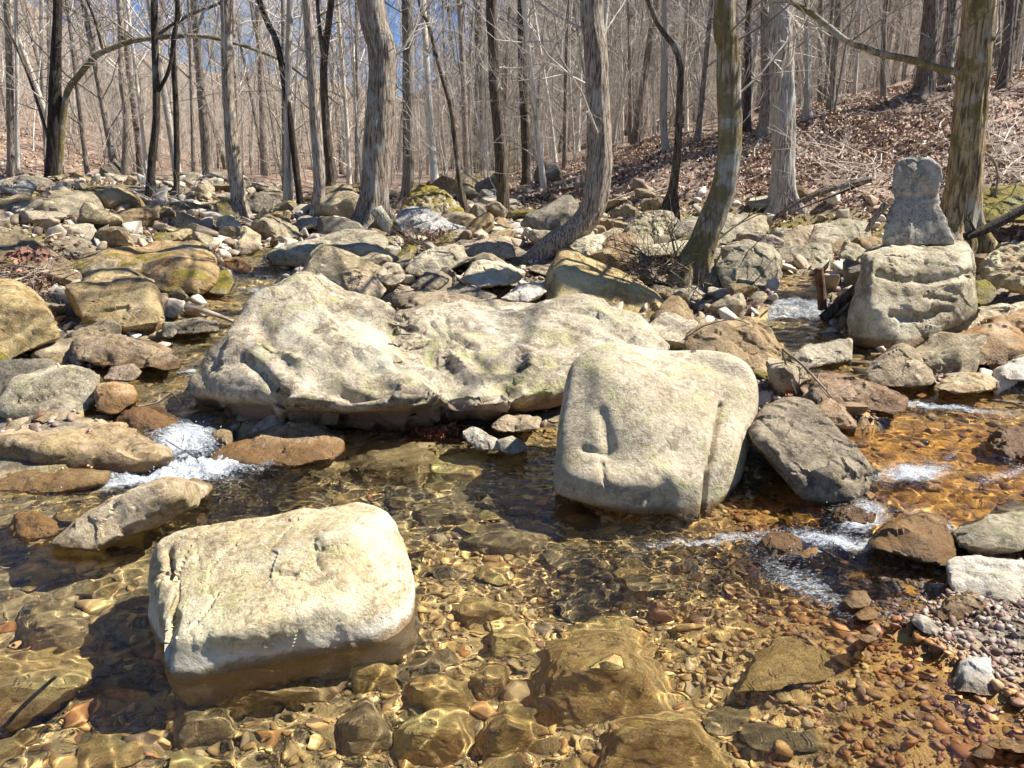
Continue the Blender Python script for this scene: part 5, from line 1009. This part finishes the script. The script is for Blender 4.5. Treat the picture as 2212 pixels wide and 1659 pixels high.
tag(mesh_obj('spray', np.vstack(Vs), np.vstack(Fs), q.m), 'drops of white spray thrown up by the little falls', 'spray', kind='stuff')

# ------------------------------------------------------------------ logs, sticks, brush
def stick(label, pts, w, mat, depth=None, name='stick', cat='stick', twigs=4, k=8, wob=.08, tl=.25, group=None):
    Y = depth if depth else hit(*pts[0][:2])[1]; Q, u = smooth_path([at(a[0], a[1], Y + (a[2] if len(a) > 2 else 0)) for a in pts], 24)
    T = Tubes(); rr = np.interp(u, [0, 1], w) / 2 / FPX * Y; T.add(Q, rr, k, cap=True, wob=wob, seed=int(pts[0][0]))
    gg = np.random.RandomState(abs(int(pts[0][0]))); crown_on(T, gg, Q, rr, .15, .95, twigs, tl, 1, (3, 3), .2, rk=.5, rmin=.0015) if twigs else None
    return tag(T.build(name, mat), label, cat, group)
stick('dark stick poking into the picture at the bottom left', [(-60, 1640), (0, 1580), (60, 1515), (120, 1462)], (12, 9), bark_dark, 1.95, twigs=0)
stick('forked bleached stick standing out of the left arm above the waterfall', [(300, 878), (340, 870), (372, 850)], (4, 3), drift_mat, 4.6, twigs=1)
stick('thin dark stick slanting down from the forked bleached stick', [(370, 848), (390, 868), (408, 880)], (4, 3), bark_dark, 4.6, twigs=0)
stick('thin twig trailing down across the left waterfall', [(357, 950), (390, 970), (418, 985), (430, 1000)], (3, 2), bark_brown, 4.05, twigs=2, tl=.08)
stick('bleached driftwood log lying by the left arm behind the egg-shaped stone', [(400, 662), (440, 672), (480, 685), (517, 700)], (17, 5), drift_mat, 6.9, name='log', cat='log', twigs=0)
stick('long fallen log lying along the top of the left bank', [(-20, 432), (60, 437), (140, 440), (200, 465), (250, 490), (285, 512)], (9, 8), drift_mat, 11.5, name='log', cat='log', twigs=3)
stick('fallen log lying up the slope from the foot of the white-edged tree', [(1668, 475), (1720, 438), (1790, 410), (1880, 388)], (9, 14), bark_brown, 10.8, name='log', cat='log', twigs=3)
stick('heavy grey log slanting up at the right edge beside the plate-barked tree', [(2085, 512), (2140, 490), (2212, 452), (2290, 410)], (20, 24), bark_dark, 7.6, name='log', cat='log', twigs=2)
stick('broken orange-brown stub leaning on the rocks left of the upright stone', [(1872, 500), (1890, 470), (1915, 440)], (10, 16), bark_brown, 9.2, name='stump', cat='stump', twigs=0)
stick('reddish upright broken post in front of the small right fall', [(1776, 668), (1773, 625), (1768, 580)], (20, 20), bark_mat((.3, .15, .08), (.1, .05, .03), lichen=.1), 6.9, name='post', cat='post', twigs=0, wob=.15)
stick('dark root log lying from the reddish post toward the pedestal boulder', [(1778, 690), (1810, 660), (1850, 622)], (26, 22), bark_dark, 6.9, name='log', cat='log', twigs=0)
stick('leaning whitish-green stump beside the foot of the big curved centre tree', [(848, 520), (835, 485), (812, 452)], (34, 24), bark_mat((.5, .52, .42), (.16, .12, .08), lichen=.7, moss=.4), 11.0, name='stump', cat='stump', twigs=0, wob=.2)
stick('thin bare branch hanging over the rocks right of the rounded brown boulder', [(1690, 755), (1735, 790), (1790, 850, -.4), (1812, 880, -.6)], (6, 3), drift_mat, 4.9, name='branch', cat='branch', twigs=5, tl=.2)
stick('second thin branch fanning down beside the rounded brown boulder', [(1690, 760), (1705, 810), (1720, 850, -.3)], (5, 2), bark_brown, 4.85, name='branch', cat='branch', twigs=4, tl=.2)
stick('thin bare twig lying across the rounded brown boulder', [(1475, 735), (1520, 705), (1580, 690), (1620, 700)], (3, 2), bark_dark, 5.0, name='branch', cat='branch', twigs=2, tl=.1)
stick('bleached curved root lying on the leaves at the right edge', [(2120, 325), (2145, 345), (2155, 380), (2150, 420)], (7, 4), drift_mat, 9.0, name='branch', cat='branch', twigs=6, tl=.5)
stick('thin black twig lying in the shallows by the lower right cascade', [(1770, 1185), (1830, 1215), (1880, 1240)], (4, 2), bark_dark, 2.95, twigs=2, tl=.06)
def brush(label, px, py, rx, ry, n, depth, mat, ln=.5, mat2=None):
    gg = np.random.RandomState(int(px)); T = Tubes(); cpt = at(px, py, depth)
    for j in range(n):
        u, v = gg.randn(2) * .45; p = at(px + u * rx, py + v * ry, depth + gg.randn() * .15); a = gg.uniform(0, 6.28)
        bough(T, gg, p - np.array([0, 0, .05]), np.array([math.cos(a), math.sin(a), gg.uniform(-.2, .6)]), ln * gg.uniform(.5, 1.3), gg.uniform(.003, .009), 1, 4, (3, 4), 0, .5)
    return tag(T.build('brush_pile', mat), label, 'brush')
brush('tangled dark brush pile caught under the blue-grey slab', 905, 525, 70, 28, 90, 10.1, bark_dark)
brush('tangle of bleached sticks and leaves at the left edge', 65, 588, 60, 28, 34, 6.9, drift_mat, .5)
brush('tangle of thin brown roots left of the mossy leaning tree', 1400, 572, 70, 25, 50, 7.9, bark_brown, .5)
brush('low thicket of pale twigs on the slope left of the upright stone', 1860, 350, 60, 60, 26, 10.5, twig_pale, 1.0)
brush('pale brush of twigs at the foot of the pale tree row on the left', 330, 440, 60, 20, 26, 12.3, twig_pale, .8)
brush('loose brush of twigs at the right edge behind the plate-barked tree', 2170, 330, 50, 60, 24, 9.5, twig_pale, .9)
